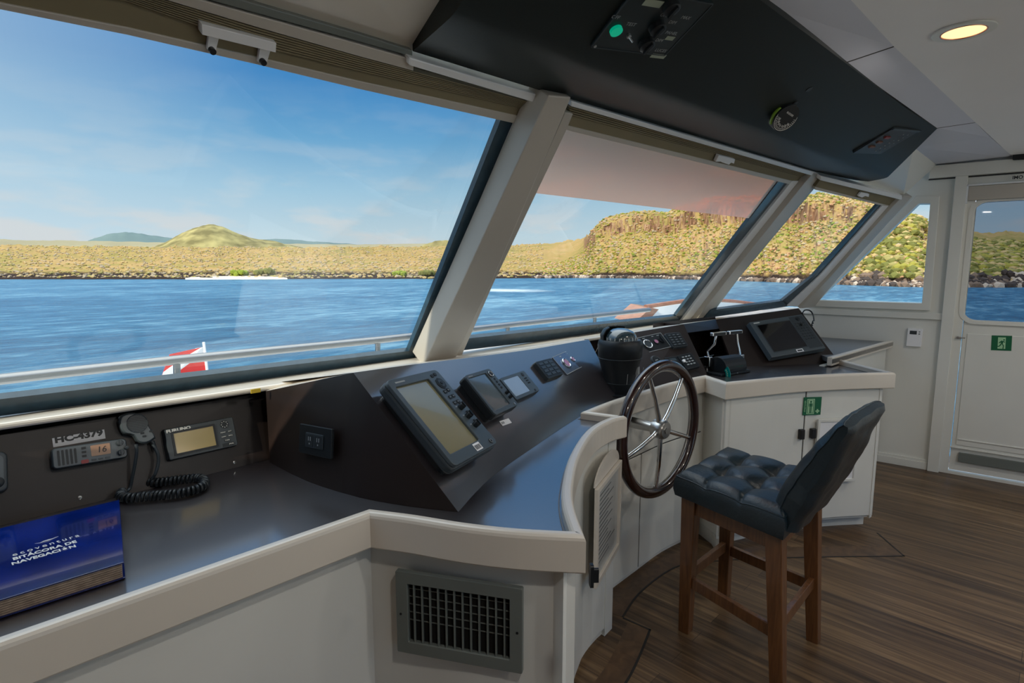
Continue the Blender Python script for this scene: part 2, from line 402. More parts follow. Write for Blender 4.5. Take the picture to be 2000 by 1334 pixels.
WN = np.array([0.9962, 0.0868, 0.0]); WN /= np.linalg.norm(WN); WD = 5.138
def onW(x, y, off=0.0): return at(x, y, WN, WD - off)
WU = np.array([WN[1], -WN[0], 0.0]); WO = WN * WD
MW = Matrix(((WU[0], 0, -WN[0], WO[0]), (WU[1], 0, -WN[1], WO[1]), (WU[2], 1, -WN[2], WO[2]), (0, 0, 0, 1)))
def wl(x, y, off=0.0):
    p = onW(x, y, off) - WO; return (float(p @ WU), float(p[2]))
gl4 = [wl(1795, 398), wl(1817, 398), wl(1801, 592), wl(1598, 586)]
dx0 = wl(1880, 640)[0]            # door leaf edge
dw_l = wl(1890, 520)[0]
door_hole = [(dx0, 0.02), (dx0 + 0.86, 0.02), (dx0 + 0.86, 2.06), (dx0, 2.06)]
outer = [(-1.76, -0.05), (3.05, -0.05), (3.05, 2.30), (-0.47, 2.30), (-0.44, 2.0), (-0.983, 1.17), (-1.06, 1.05), (-1.76, 1.00)]
fill_win = rrect(1.25, 1.0, 2.45, 1.95, 0.06, 4)  # opening for the added fill window
o = plate('wall_right', M_white, outer, [gl4, door_hole, fill_win], -0.09, 0.0, MW); struct(o)
# pillar beside the door
p0 = wl(1858, 432)[0]; p1 = wl(1879, 432)[0]
o = MB(MW).v and None
def wbox(name, x0, y0, x1, y1, z0, z1, m, kind=True, bevel=0.003, parent=None):
    b = MB().box((x0, y0, z0), (x1, y1, z1)); o = b.build(name, m, parent, bevel)
    if parent is None: o.matrix_world = MW
    if kind and parent is None: struct(o)
    return o
wbox('trim_1', p0, 0.0, p1 + 0.01, 2.14, 0.0005, 0.035, M_white)
hx0 = wl(1815, 350)[0]
wbox('trim_2', hx0, 2.115, 2.4, 2.20, 0.0005, 0.05, M_white)
wbox('trim_3', hx0 - 0.003, 2.106, 2.4, 2.114, 0.0005, 0.012, M_gap_shade, bevel=0)  # dark strip standing in for the shadow line under the header
lx1 = wl(1841, 612)[0]
wbox('trim_4', -1.50, 1.118, lx1, 1.165, 0.0005, 0.02, M_white)
# moulded trim round the side window
def grow(poly, d):
    n = len(poly); out = []
    for i in range(n):
        a = np.array(poly[i - 1]); b = np.array(poly[i]); c = np.array(poly[(i + 1) % n])
        e1 = (b - a) / np.linalg.norm(b - a); e2 = (c - b) / np.linalg.norm(c - b)
        n1 = np.array([-e1[1], e1[0]]); n2 = np.array([-e2[1], e2[0]]); k = (n1 + n2); k = k / (k @ n1)
        out.append(tuple(b + k * d))
    return out
g4 = gl4[:]
area = sum(g4[i][0] * g4[(i + 1) % 4][1] - g4[(i + 1) % 4][0] * g4[i][1] for i in range(4))
sg = 1 if area < 0 else -1
win4 = plate('window_4', M_white, grow(g4, 0.052 * sg), [g4], 0.0005, 0.024, MW, bevel=0.004); struct(win4)
o = MB().hexa([(p[0], p[1], -0.050) for p in g4], [(p[0], p[1], -0.045) for p in g4]).build('pane', M_glass, win4)
w = plate('window_5', M_white, rrect(1.21, .96, 2.49, 1.99, .07, 4), [fill_win], 0.0005, 0.02, MW); struct(w)  # added unseen window that lets skylight in as fill
MB().box((1.25, 1.0, -0.05), (2.45, 1.95, -0.045)).build('pane', M_glass, w)
# baseboard
bb = MB().box((wl(1700, 898)[0] - 0.5, 0.0, 0.0005), (p0 - 0.002, 0.055, 0.018)).box((wl(1700, 898)[0] - 0.5, 0.055, 0.0005), (p0 - 0.002, 0.075, 0.011))
o = bb.build('baseboard_right', M_white, None, 0.002); o.matrix_world = MW; struct(o)

# door
dr = bpy.data.objects.new('door_1', None); COL.objects.link(dr); dr.matrix_world = MW; struct(dr)
gx0 = wl(1889, 540)[0]; gz1 = wl(1940, 394)[1]; gz0 = wl(1940, 627)[1]; gx1 = gx0 + 0.56
hole = rrect(gx0, gz0, gx1, gz1, 0.075, 8)
plate('door_panel', M_white, [(dx0 + .004, .03), (dx0 + .855, .03), (dx0 + .855, 2.05), (dx0 + .004, 2.05)], [hole], -0.045, -0.012, None, dr)
plate('window_frame', M_white, rrect(gx0 - 0.028, gz0 - 0.028, gx1 + 0.028, gz1 + 0.028, 0.095, 8), [hole], -0.0118, 0.004, None, dr, 0.003)
MB().rbox(gx0 - .005, gz0 - .005, gx1 + .005, gz1 + .005, -0.036, -0.030, 0.07).build('pane', M_glassd, dr)
pz = wl(1930, 654)[1]
MB().box((dx0 + 0.03, 0.22, -0.0118), (dx0 + 0.83, pz, -0.006)).build('lower_panel', M_white, dr, 0.003)
MB().box((dx0 + 0.0, 0.195, -0.0058), (dx0 + 0.85, 0.205, 0.004)).box((dx0 + 0.04, 0.26, -0.0058), (dx0 + 0.85, 0.268, 0.0)).build('moulding', M_white, dr, 0.002)
kx = wl(1873, 880)[0]; kz1 = wl(1873, 883)[1]; kz0 = wl(1873, 901)[1]
lab(MB().box((kx, kz0, -0.0055), (kx + 0.5, kz1, 0.010)).build('vent_grille', M_grill, dr, 0.002), 'grey strip grille low on the door')
MB().cyl((dx0 - 0.02, pz - 0.03, -0.01), (dx0 - 0.02, pz - 0.03, 0.02), 0.008).cyl((dx0 - 0.02, pz - 0.03, 0.016), (dx0 + 0.02, pz - 0.03, 0.016), 0.005).build('hinge', M_steel, dr)
# roller blind housing over the door window
bz1 = wl(1950, 361)[1]; bz0 = wl(1950, 389)[1]; bx0 = wl(1891, 380)[0]
t = thing('door_roller_blind', 'rolled-up roller blind housing over the window of the right-hand door', 'blind', M=MW @ Matrix.Translation((bx0, bz0, 0)))
MB().box((0.0, 0, -0.010), (0.70, bz1 - bz0, 0.030)).build('housing', M_alu, t, 0.003)
MB().box((-0.012, -0.02, -0.010), (-0.001, bz1 - bz0 + 0.012, 0.036)).box((-0.012, bz1 - bz0 + 0.001, -0.010), (0.70, bz1 - bz0 + 0.012, 0.036)).build('frame', M_alul, t, 0.001)
# left and back walls close the wheelhouse
outl = [(-2.6, -0.05), (2.15, -0.05), (2.15, 1.02), (1.95, 1.13), (1.10, 2.12), (1.10, 2.30), (-2.6, 2.30)]
ML = Matrix(((0, 0, 1, -0.62), (1, 0, 0, 0), (0, 1, 0, 0), (0, 0, 0, 1)))
lholes = []
o = plate('wall_left', M_wood, outl, lholes, -0.09, 0.0, ML); struct(o)
MBk_ = Matrix(((-1, 0, 0, 0), (0, 0, 1, -2.50), (0, 1, 0, 0), (0, 0, 0, 1)))
fill_bwin = [rrect(-3.05, 0.35, -1.25, 2.0, .06, 4), rrect(-5.0, 0.35, -3.2, 2.0, .06, 4), rrect(-1.1, 0.35, 0.5, 2.0, .06, 4)]  # added unseen rear windows, there to let fill daylight in
o = plate('wall_back', M_wood, [(-5.6, -.05), (0.72, -.05), (0.72, 2.30), (-5.6, 2.30)], fill_bwin, -0.10, 0.0, MBk_); struct(o)
for i, w_ in enumerate(fill_bwin):
    xs_ = [p[0] for p in w_]; fo = rrect(min(xs_) - .04, .31, max(xs_) + .04, 2.04, .07, 4)
    w = plate('window_%d' % (6 + i), M_white, fo, [w_], 0.0005, 0.02, MBk_); struct(w)
    MB().box((min(xs_), .35, -.05), (max(xs_), 2.0, -.045)).build('pane', M_glass, w)
o = MB().box((-0.72, 2.16, -0.05), (5.35, 2.26, 1.02)).build('wall_front', M_white); struct(o)

# ceiling: flat panel, narrow sloping strip, soffit up to the window heads
cre = [(-0.72, 0.50), (0.6, 0.49), (1.85, 0.467), (2.33, 0.448), (3.81, 0.348), (5.25, 0.25)]
m = MB(); m.hexa([(x, y, 2.222) for x, y in cre] + [(5.25, -2.5, 2.222), (-0.72, -2.5, 2.222)], [(x, y, 2.27) for x, y in cre] + [(5.25, -2.5, 2.27), (-0.72, -2.5, 2.27)])
o = m.build('ceiling', M_ceil); struct(o)
E0 = onZ(1460, 0, 2.17); E1 = onZ(1650, 122, 2.17); E2 = onZ(1830, 250, 2.17); E3 = onZ(1785, 288, 2.175); E4 = onW(1830, 322)
far = [(-0.72, 0.80, 2.17), (0.6, 0.74, 2.17), tuple(E0), tuple(E1), tuple(E2), tuple(E3), tuple(E4)]
nearl = [(-0.72, 0.50, 2.222), (0.6, 0.49, 2.222), (1.85, 0.467, 2.222), (2.33, 0.448, 2.222), (3.81, 0.348, 2.222), (4.3, 0.32, 2.222), (5.2, 0.25, 2.222)]
gaps = []
for i in range(6):
    a, b, c, d = nearl[i], nearl[i + 1], far[i + 1], far[i]
    m = MB(); q = [Vector(a), Vector(b), Vector(c), Vector(d)]
    m.hexa(q, [p + Vector((0, 0, 0.02)) for p in q]); o = m.build('trim_%d' % (10 + i), M_ceil_shade); struct(o)
for i, nm in ((3, 'trim_17'), (4, 'trim_18')):
    a = Vector(nearl[i]); d = Vector(far[i]); w = (Vector(far[i + 1]) - d).normalized() * 0.007; dn = Vector((0, 0, -.0012))
    m = MB(); m.hexa([a + dn, a + w + dn, d + w + dn, d + dn], [p - dn * .5 + Vector((0, 0, 0)) for p in (a, a + w, d + w, d)]); o = m.build(nm, M_gap_shade); struct(o)
m = MB(); m.hexa([(2.2, 0.3, 2.25), (5.2, 0.2, 2.25), (5.2, 0.9, 2.25), (2.2, 0.9, 2.25)], [(2.2, 0.3, 2.26), (5.2, 0.2, 2.26), (5.2, 0.9, 2.26), (2.2, 0.9, 2.26)])
o = m.build('trim_16', M_dark); struct(o)

# ================================================================ FRONT WINDOWS (raked facets)
class Facet:
    def __init__(s, k, x0, y0, z0, sl=0.77):
        n = np.array([k, 1.0, sl]); s.n = n / np.linalg.norm(n); s.d = s.n @ np.array([x0, y0, z0])
    def pt(s, x, y, off=0.0): return at(x, y, s.n, s.d - off)
    def slab(s, poly, lo, hi, mb=None):
        """face seen from the room lies hi inside the glass plane, back lies lo inside"""
        mb = mb or MB(); P = [s.pt(x, y, hi) + (np.array([-.42, 0, 0]) if x <= -260 else 0) for x, y in poly]   # the left window runs on to the side wall
        return mb.hexa(P, [p + s.n * (hi - lo) for p in P])
F1 = Facet(0.0, 1.4, 1.90, 1.13); F2 = Facet(0.0, 1.4, 1.86, 1.13); F3 = Facet(0.28, 3.75, 1.82, 1.13)

w1 = bpy.data.objects.new('window_1', None); w2 = bpy.data.objects.new('window_2', None); w3 = bpy.data.objects.new('window_3', None)
for w, l in ((w1, (0.3, 1.9, 1.13)), (w2, (2.5, 1.86, 1.13)), (w3, (4.4, 1.7, 1.13))):
    COL.objects.link(w); w.location = l; struct(w)
def wm(o):
    M = o.matrix_basis.copy()
    while o.parent is not None: o = o.parent; M = o.matrix_basis @ M
    return M
def part(mb, name, m, par, bevel=0.0):
    inv = wm(par).inverted(); mb.v = [inv @ v for v in mb.v]
    return mb.build(name, m, par, bevel)
GT1 = [(-260, -42), (0, 17), (250, 67), (500, 124), (700, 172), (990, 237)]
part(F1.slab([(-260, -60), (-260, 808), (812, 686), (990, 236), (985, 225)], 0.0, 0.006), 'pane', M_glass, w1)
part(F1.slab([(-260, 806), (812, 684), (822, 704), (-260, 842)], 0.0, 0.02), 'gasket', M_rub, w1)
part(F1.slab([(981, 226), (1014, 226), (871, 560), (818, 702), (798, 687), (849, 560)], 0.0, 0.02), 'gasket', M_rub, w1)
part(F1.slab([(1013, 230), (1048, 232), (898, 560), (830, 711), (814, 702), (871, 560)], 0.0, 0.035), 'frame', M_alul, w1, 0.003)
part(F2.slab([(1107, 250), (1527, 352), (1334, 622), (900, 668)], 0.0, 0.006), 'pane', M_glass, w2)
part(F2.slab([(905, 662), (1332, 616), (1342, 632), (890, 686)], 0.0, 0.02), 'gasket', M_rub, w2)
part(F2.slab([(1522, 352), (1549, 352), (1396, 540), (1332, 630), (1320, 616), (1378, 540)], 0.0, 0.02), 'gasket', M_rub, w2)
part(F2.slab([(1547, 354), (1574, 354), (1427, 540), (1350, 637), (1330, 629), (1397, 540)], 0.0, 0.035), 'frame', M_alul, w2, 0.003)
part(F3.slab([(1590, 366), (1722, 398), (1588, 540), (1530, 590), (1386, 608)], 0.0, 0.006), 'pane', M_glass, w3)
part(F3.slab([(1388, 606), (1532, 587), (1542, 598), (1374, 622)], 0.0, 0.02), 'gasket', M_rub, w3)
part(F3.slab([(1718, 396), (1727, 398), (1600, 540), (1540, 598), (1527, 588), (1587, 540)], 0.0, 0.02), 'gasket', M_rub, w3)
part(F3.slab([(1725, 400), (1745, 404), (1620, 545), (1568, 600), (1538, 598), (1600, 540)], 0.0, 0.03), 'frame', M_alul, w3, 0.003)
part(F3.slab([(1743, 404), (1765, 382), (1782, 384), (1640, 540), (1590, 600), (1562, 603), (1618, 545)], 0.0, 0.055), 'corner_post', M_alu, w3, 0.003)
# mullions
mu = F2.slab([(1072, 186), (1116, 190), (957, 560), (884, 712), (826, 716), (899, 560)], 0.0, 0.085)
o = mu.build('trim_20', M_alu, None, 0.004); struct(o); recenter(o)
mu = F2.slab([(1104, 220), (1120, 222), (1106, 256), (964, 554), (898, 704), (880, 708), (950, 560)], 0.0, 0.05)
o = mu.build('trim_21', M_alu, None, 0.003); struct(o); recenter(o)
mu = F2.slab([(1590, 336), (1604, 342), (1591, 368), (1446, 540), (1374, 636), (1348, 640), (1425, 540), (1571, 358)], 0.0, 0.07)
o = mu.build('trim_22', M_alu, None, 0.003); struct(o); recenter(o)

# window sill board, its front edge and the strip under it
sy = [(-0.62, 1.80), (0.135, 1.79), (0.72, 1.757), (1.5, 1.74), (3.5, 1.70), (5.04, 1.46)]
sb = [(-0.62, 2.02), (0.7, 1.98), (1.5, 1.94), (2.5, 1.92), (3.6, 1.90), (5.08, 1.62)]
low = [(x, y, 1.113) for x, y in sy] + [(x, y, 1.113) for x, y in sb[::-1]]
m = MB().hexa(low, [(x, y, z + 0.017 + (0.022 if x > 5 else 0)) for x, y, z in low]); o = m.build('window_sill', M_cream, None, 0.006)
o.name = 'trim_23'; struct(o)
m = MB().hexa([(-0.62, 1.95, 1.06), (5.0, 1.80, 1.06), (5.0, 2.05, 1.06), (-0.62, 2.05, 1.06)], [(-0.62, 1.95, 1.096), (5.0, 1.80, 1.096), (5.0, 2.05, 1.096), (-0.62, 2.05, 1.096)])
o = m.build('trim_24', M_gap_shade); struct(o)

# ---------------------------------------------------------------- pleated blinds under the window heads
def interp(L, x):
    for i in range(len(L) - 1):
        if L[i][0] <= x <= L[i + 1][0]:
            t = (x - L[i][0]) / (L[i + 1][0] - L[i][0]); return L[i][1] + t * (L[i + 1][1] - L[i][1])
    return L[0][1] if x < L[0][0] else L[-1][1]
def band(fc, top, bot, x0, x1, lo, hi, mb=None, x1b=None, x0b=None):
    xs = sorted(set([x0, x1] + [p[0] for p in top if x0 < p[0] < x1]))
    T_ = [(x, interp(top, x)) for x in xs]
    xs2 = sorted(set([x0b if x0b is not None else x0, x1b if x1b is not None else x1] + [p[0] for p in bot if x0 < p[0] < min(x1, x1b or x1)]))
    B_ = [(x, interp(bot, x)) for x in xs2]
    return fc.slab(T_ + B_[::-1], lo, hi, mb)
L_rail = [(-260, -54), (0, 5), (250, 54), (500, 111), (700, 158), (1055, 236)]
L_khaki = [(-260, -120), (0, -50), (250, 4), (500, 90), (700, 139), (1062, 222)]
L_ple = [(-260, -160), (0, -85), (250, -22), (500, 53), (700, 110), (1068, 208)]
L_pnk = [(-260, -185), (0, -110), (500, 30), (700, 86), (808, 117)]
L_dk = [(-260, -192), (0, -116), (500, 26), (700, 81), (808, 112)]
L_gr = [(-260, -215), (0, -135), (480, 2), (700, 66), (806, 99)]
L_tr = [(800, 112), (1072, 192)]; L_trb = [(800, 128), (1072, 209)]
GT1b = [(-260, -40), (0, 19), (250, 69), (500, 126), (700, 174), (990, 238), (1050, 251)]
bl = thing('window_blind', 'folded khaki pleated blind with a metal pull bracket above the left window', 'blind', V(F1.pt(600, 140, 0.03)), group=None)
part(band(F1, L_rail, GT1b, -260, 1055, 0.008, 0.034, x1b=1046), 'bottom_rail', M_alu, bl, 0.002)
part(band(F1, L_khaki, L_rail, -260, 1060, 0.010, 0.030, x1b=1056), 'blind_cloth', M_khaki, bl)
pm = MB(); pk = 7
for i in range(pk):
    a = (i + 0.10) / pk; b = (i + 0.82) / pk
    ta = [(x, interp(L_khaki, x) + (interp(L_ple, x) - interp(L_khaki, x)) * b) for x in (-260, 0, 250, 500, 700, 1064)]
    tb = [(x, interp(L_khaki, x) + (interp(L_ple, x) - interp(L_khaki, x)) * a) for x in (-260, 0, 250, 500, 700, 1064)]
    band(F1, ta, tb, -260, 1064, 0.010, 0.036 + 0.002 * i, pm)
part(pm, 'folded_pleats', M_khaki, bl)
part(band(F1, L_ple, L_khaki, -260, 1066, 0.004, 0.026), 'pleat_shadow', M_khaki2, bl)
part(band(F1, L_pnk, L_ple, -260, 808, 0.004, 0.052), 'head_rail', M_alu, bl, 0.002)
# pull bracket with two screws
k = F1.slab([(394, 47), (540, 84), (539, 103), (395, 68)], 0.036, 0.060)
br_ = part(k, 'pull_bracket', M_alul, bl, 0.001)
k = F1.slab([(408, 68), (428, 73), (421, 101), (405, 97)], 0.034, 0.044); part(k, 'bracket_arm', M_alul, bl); part(F1.slab([(508, 95), (528, 100), (520, 126), (504, 121)], 0.034, 0.044), 'bracket_arm', M_alul, bl)
for cx, cy in ((413, 97), (512, 119)):
    p = F1.pt(cx, cy, 0.045); part(MB().cyl(p, p - F1.n * 0.010, 0.0062), 'screw', M_blk, bl)
o = band(F1, L_gr, L_dk, -260, 806, 0.004, 0.050).build('trim_25', M_grill, None, 0.002); struct(o); recenter(o)
o = band(F1, L_dk, L_pnk, -260, 808, 0.0, 0.020).build('trim_26', M_dark); struct(o); recenter(o)
o = band(F1, L_tr, L_trb, 800, 1072, 0.0, 0.070).build('trim_27', M_alul, None, 0.003); struct(o); recenter(o)
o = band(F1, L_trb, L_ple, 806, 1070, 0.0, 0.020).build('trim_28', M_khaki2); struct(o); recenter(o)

T2 = [(1112, 196), (1597, 338)]; T2b = [(1112, 207), (1595, 346)]; P2 = [(1112, 225), (1590, 352)]; K2 = [(1108, 245), (1578, 361)]; R2 = [(1106, 254), (1574, 368)]
o = band(F2, T2, T2b, 1116, 1597, -0.02, 0.070).build('trim_29', M_alul, None, 0.003); struct(o); recenter(o)
bl = thing('window_blind', 'folded khaki pleated blind with a white pull handle above the middle window', 'blind', V(F2.pt(1350, 290, 0.03)))
part(band(F2, K2, R2, 1107, 1574, 0.008, 0.034), 'bottom_rail', M_alu, bl, 0.002)
part(band(F2, P2, K2, 1109, 1586, 0.010, 0.030), 'blind_cloth', M_khaki, bl)
pm = MB()
for i in range(4):
    a = (i + 0.1) / 4; b = (i + 0.8) / 4
    f = lambda t: [(x, interp(P2, x) + (interp(T2b, x) - interp(P2, x)) * t) for x in (1112, 1592)]
    band(F2, f(b), f(a), 1112, 1592, 0.010, 0.035 + 0.003 * i, pm)
part(pm, 'folded_pleats', M_khaki, bl)
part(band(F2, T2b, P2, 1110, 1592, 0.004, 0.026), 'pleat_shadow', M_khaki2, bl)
k = F2.slab([(1404, 303), (1436, 311), (1434, 320), (1428, 318), (1424, 322), (1412, 318), (1408, 316), (1398, 316)], 0.034, 0.050)
part(k, 'pull_handle', M_alul, bl, 0.002)

T3 = [(1603, 343), (1760, 382)]; T3b = [(1601, 352), (1758, 390)]; K3 = [(1592, 365), (1742, 403)]; R3 = [(1590, 370), (1724, 402)]
o = band(F3, T3, T3b, 1603, 1762, 0.0, 0.060).build('trim_30', M_alul, None, 0.003); struct(o); recenter(o)
bl = thing('window_blind', 'short folded khaki blind with a small white handle above the right front window', 'blind', V(F3.pt(1680, 380, 0.03)))
part(band(F3, T3b, K3, 1601, 1756, 0.008, 0.030, x1b=1742, x0b=1592), 'blind_cloth', M_khaki, bl)
part(band(F3, K3, R3, 1592, 1740, 0.006, 0.033, x1b=1722), 'bottom_rail', M_alu, bl)
part(F3.slab([(1682, 376), (1698, 379), (1697, 385), (1690, 383), (1684, 386), (1676, 383)], 0.034, 0.048), 'pull_handle', M_alul, bl, 0.002)

# translucent film blind pulled down over the top of the middle window
o = F2.slab([(1106, 252), (1530, 356), (1492, 412), (1476, 428), (1044, 377)], 0.012, 0.0135).build('film_blind', M_film)
recenter(o); tag(o, 'translucent grey film blind half drawn over the top of the middle window', 'blind')

# soffit between window heads and ceiling strip
A_ = [(-0.72, 1.50, 2.03), tuple(F1.pt(480, 0, 0.03)), tuple(F1.pt(806, 98, 0.03)), tuple(F2.pt(1112, 194, 0.03)), tuple(F2.pt(1597, 336, 0.03)), tuple(F3.pt(1764, 381, 0.03))]
B_ = [(-0.72, 0.80, 2.17), (0.2, 0.76, 2.17), (0.9, 0.72, 2.17), tuple(E0), tuple(E3), tuple(E4)]
for i in range(5):
    q = [Vector(A_[i]), Vector(A_[i + 1]), Vector(B_[i + 1]), Vector(B_[i])]
    m = MB(); m.hexa(q, [p + Vector((0, 0, 0.03)) for p in q]); o = m.build('trim_%d' % (31 + i), M_white if i > 1 else M_cream); struct(o)
# outer roof skin so that no daylight falls between the panels
m = MB(); m.box((-0.9, -2.7, 2.32), (5.6, 1.0, 2.36)); o = m.build('ceiling_outer', M_white); o.name = 'trim_37'; struct(o)
m = MB(); q = [(-0.9, 1.0, 2.32), (5.4, 1.0, 2.32), (5.4, 1.45, 2.12), (-0.9, 1.45, 2.12)]; m.hexa(q, [(x, y, z + 0.05) for x, y, z in q]); o = m.build('trim_38', M_white); struct(o)

# ================================================================ OVERHEAD CONSOLE (black, padded)
ZC = 2.02
st = []
pxs = [(818, (885, 30), (806, 100)), (1112, (1160, 140), (1112, 194)), (1400, (1400, 224), (1400, 279)), (1597, (1600, 300), (1597, 337))]
oc = thing('overhead_console', 'long black padded console hanging over the windscreen below the ceiling', 'console', (2.3, 0.85, 2.0))
def ocx(P0, P1, P3):
    P0, P1, P3 = map(V, (P0, P1, P3)); out = [P0, P0.lerp(P1, 0.5)]
    for t in (0.80, 0.9, 0.96): out.append(P0.lerp(P1, t))
    c = P1
    a = P0.lerp(P1, 0.96); b = P1.lerp(P3, 0.22)
    for t in (0.33, 0.66, 1.0): out.append((a * (1 - t) ** 2 + c * 2 * t * (1 - t) + b * t * t))
    out.append(P1.lerp(P3, 0.6)); out.append(P3)
    return out
def aft(X): return Vector((X, 0.70 - 0.064 * X if X < 2.4 else 0.547 - 0.05 * (X - 2.4), 2.165))
secs = []
for x, cpx, tpx in pxs:
    P1 = onZ(cpx[0], cpx[1], ZC); P3 = (F1 if x < 1072 else F2).pt(tpx[0], tpx[1], 0.05)
    secs.append(ocx((P1[0] - 0.05, aft(P1[0])[1], 2.165), P1, P3))
# near end: straight vertical end face
P1 = onZ(1690, 340, ZC + 0.01); P3 = F2.pt(1668, 357, 0.05)
secs.append(ocx(E2 - np.array([0, 0, .004]), onZ(1732, 348, ZC + 0.015), onZ(1676, 358, ZC + 0.03)))
m = MB(); n = len(secs[0]); allv = [p for s_ in secs for p in s_]
tops = []
m.add(allv, [(i * n + k, i * n + k + 1, (i + 1) * n + k + 1, (i + 1) * n + k) for i in range(len(secs) - 1) for k in range(n - 1)], True)
up_ = [Vector((p.x, p.y, max(p.z + 0.10, 2.16))) for p in allv]
for e in (0, len(secs) - 1):
    lo = secs[e]; hi = [Vector((p.x, p.y, 2.20)) for p in lo]
    m.add(list(lo) + hi, [(k, k + 1, n + k + 1, n + k) for k in range(n - 1)])
m.add([s_[0] for s_ in secs] + [s_[0] + Vector((0, 0, 0.03)) for s_ in secs], [(k, k + 1, len(secs) + k + 1, len(secs) + k) for k in range(len(secs) - 1)])
part(m, 'padded_shell', M_ohead, oc)
OCsec = secs

# ================================================================ OUTSIDE: sea, land, rail, flag
SEA = -4.5
def dim(c_, k=0.78): return (c_[0] * k, c_[1] * k * .97, c_[2] * k * .92, 1)
def sea_mat():
    m = bpy.data.materials.new('sea_water'); m.use_nodes = True; t = m.node_tree; b = t.nodes['Principled BSDF']
    tcn = t.nodes.new('ShaderNodeTexCoord')
    mp_ = t.nodes.new('ShaderNodeMapping'); mp_.inputs['Rotation'].default_value = (0, 0, R(-35)); mp_.inputs['Scale'].default_value = (0.35, 1.0, 1)
    t.links.new(tcn.outputs['Object'], mp_.inputs[0])
    n1 = t.nodes.new('ShaderNodeTexNoise'); n1.inputs['Scale'].default_value = 1.1; n1.inputs['Detail'].default_value = 8; n1.inputs['Roughness'].default_value = 0.62
    t.links.new(mp_.outputs[0], n1.inputs[0])
    n2 = t.nodes.new('ShaderNodeTexNoise'); n2.inputs['Scale'].default_value = 0.035; n2.inputs['Detail'].default_value = 4
    t.links.new(mp_.outputs[0], n2.inputs[0])
    bp = t.nodes.new('ShaderNodeBump'); bp.inputs['Strength'].default_value = 1.0; bp.inputs['Distance'].default_value = 0.75
    t.links.new(n1.outputs[0], bp.inputs['Height']); t.links.new(bp.outputs[0], b.inputs['Normal'])
    n3 = t.nodes.new('ShaderNodeTexNoise'); n3.inputs['Scale'].default_value = 0.55; n3.inputs['Detail'].default_value = 10; n3.inputs['Roughness'].default_value = 0.7
    t.links.new(mp_.outputs[0], n3.inputs[0])
    r = ramp(t, [(0.36, lin((14, 76, 112))), (0.50, lin((42, 110, 146))), (0.63, lin((124, 172, 194))), (0.75, lin((176, 200, 212)))])
    t.links.new(math_node(t, 'ADD', math_node(t, 'MULTIPLY', n3.outputs[0], 0.72), math_node(t, 'MULTIPLY', n2.outputs[0], 0.28)), r.inputs[0])
    # white wake left by a passing boat
    wk = onZ(985, 567, SEA); mw = t.nodes.new('ShaderNodeMapping'); mw.vector_type = 'POINT'
    mw.inputs['Location'].default_value = (-wk[0] / 9, -wk[1] / 13, 0); mw.inputs['Scale'].default_value = (1 / 9, 1 / 13, 0)
    t.links.new(tcn.outputs['Object'], mw.inputs[0]); ln_ = t.nodes.new('ShaderNodeVectorMath'); ln_.operation = 'LENGTH'; t.links.new(mw.outputs[0], ln_.inputs[0])
    fw = ramp(t, [(0.15, (1, 1, 1, 1)), (0.5, (0, 0, 0, 1))]); t.links.new(math_node(t, 'ADD', math_node(t, 'MULTIPLY', ln_.outputs['Value'], 0.4), math_node(t, 'MULTIPLY_ADD', n1.outputs[0], 0.5, -0.2)), fw.inputs[0])
    cc_ = mix_col(t, fw.outputs[0], r.outputs[0], lin((226, 236, 238)))
    t.links.new(cc_, b.inputs['Base Color']); b.inputs['Roughness'].default_value = 0.3; b.inputs['IOR'].default_value = 1.33
    return m
s_ = MB(); s_.add([(-900, -500, SEA), (4000, -500, SEA), (4000, 4000, SEA), (-900, 4000, SEA)], [(0, 1, 2, 3)])
o = s_.build('sea', sea_mat()); tag(o, 'rippled blue sea between the ship and the shore', 'sea', kind='stuff')

# shore: azimuth (deg from +X towards +Y) -> distance of the waterline
shore = [(33, 349), (96, 281), (171, 216), (202, 199), (247, 170), (249, 133), (240, 100), (212, 50), (207, 41), (203, 26), (211, 17), (222, 5)]
sh = sorted([(math.degrees(math.atan2(y, x)), math.hypot(x, y)) for x, y in shore] + [(-25, 240), (-12, 230), (100, 370), (115, 400)])
def D(az): return interp(sh, az)
def azpx(x):
    r = ray(x, HZ); return math.degrees(math.atan2(r[1], r[0]))
def elpx(x, y):
    r = ray(x, y); return r[2] / math.hypot(r[0], r[1])
# skyline of the near land (pixel, elevation) and start of the cliff
sky_l = [(-700, 474), (0, 476), (150, 478), (400, 480), (830, 479), (900, 478), (970, 478), (1040, 475), (1100, 469), (1140, 462), (1162, 442), (1180, 424), (1215, 416), (1262, 412), (1300, 414), (1335, 402), (1370, 388), (1440, 384), (1500, 386), (1560, 384), (1600, 378), (1660, 386), (1700, 396), (1740, 418), (1790, 426), (1812, 440), (1850, 450), (1900, 452), (2000, 450), (2400, 450), (3300, 455)]
SKY = sorted([(azpx(x), elpx(x, y)) for x, y in sky_l])
clf_l = [(-700, 0), (1100, 0.0), (1165, 0.15), (1190, 0.55), (1240, 0.62), (1500, 0.6), (1600, 0.5), (1700, 0.35), (1790, 0.2), (2000, 0.1), (3300, 0.1)]
CLF = sorted([(azpx(x), c) for x, c in clf_l])
random.seed(5)
from mathutils import noise as mn
def fbm(x, y, s, o_=5):
    return mn.fractal(Vector((x * s, y * s, 0.3)), 0.9, 2.1, o_)
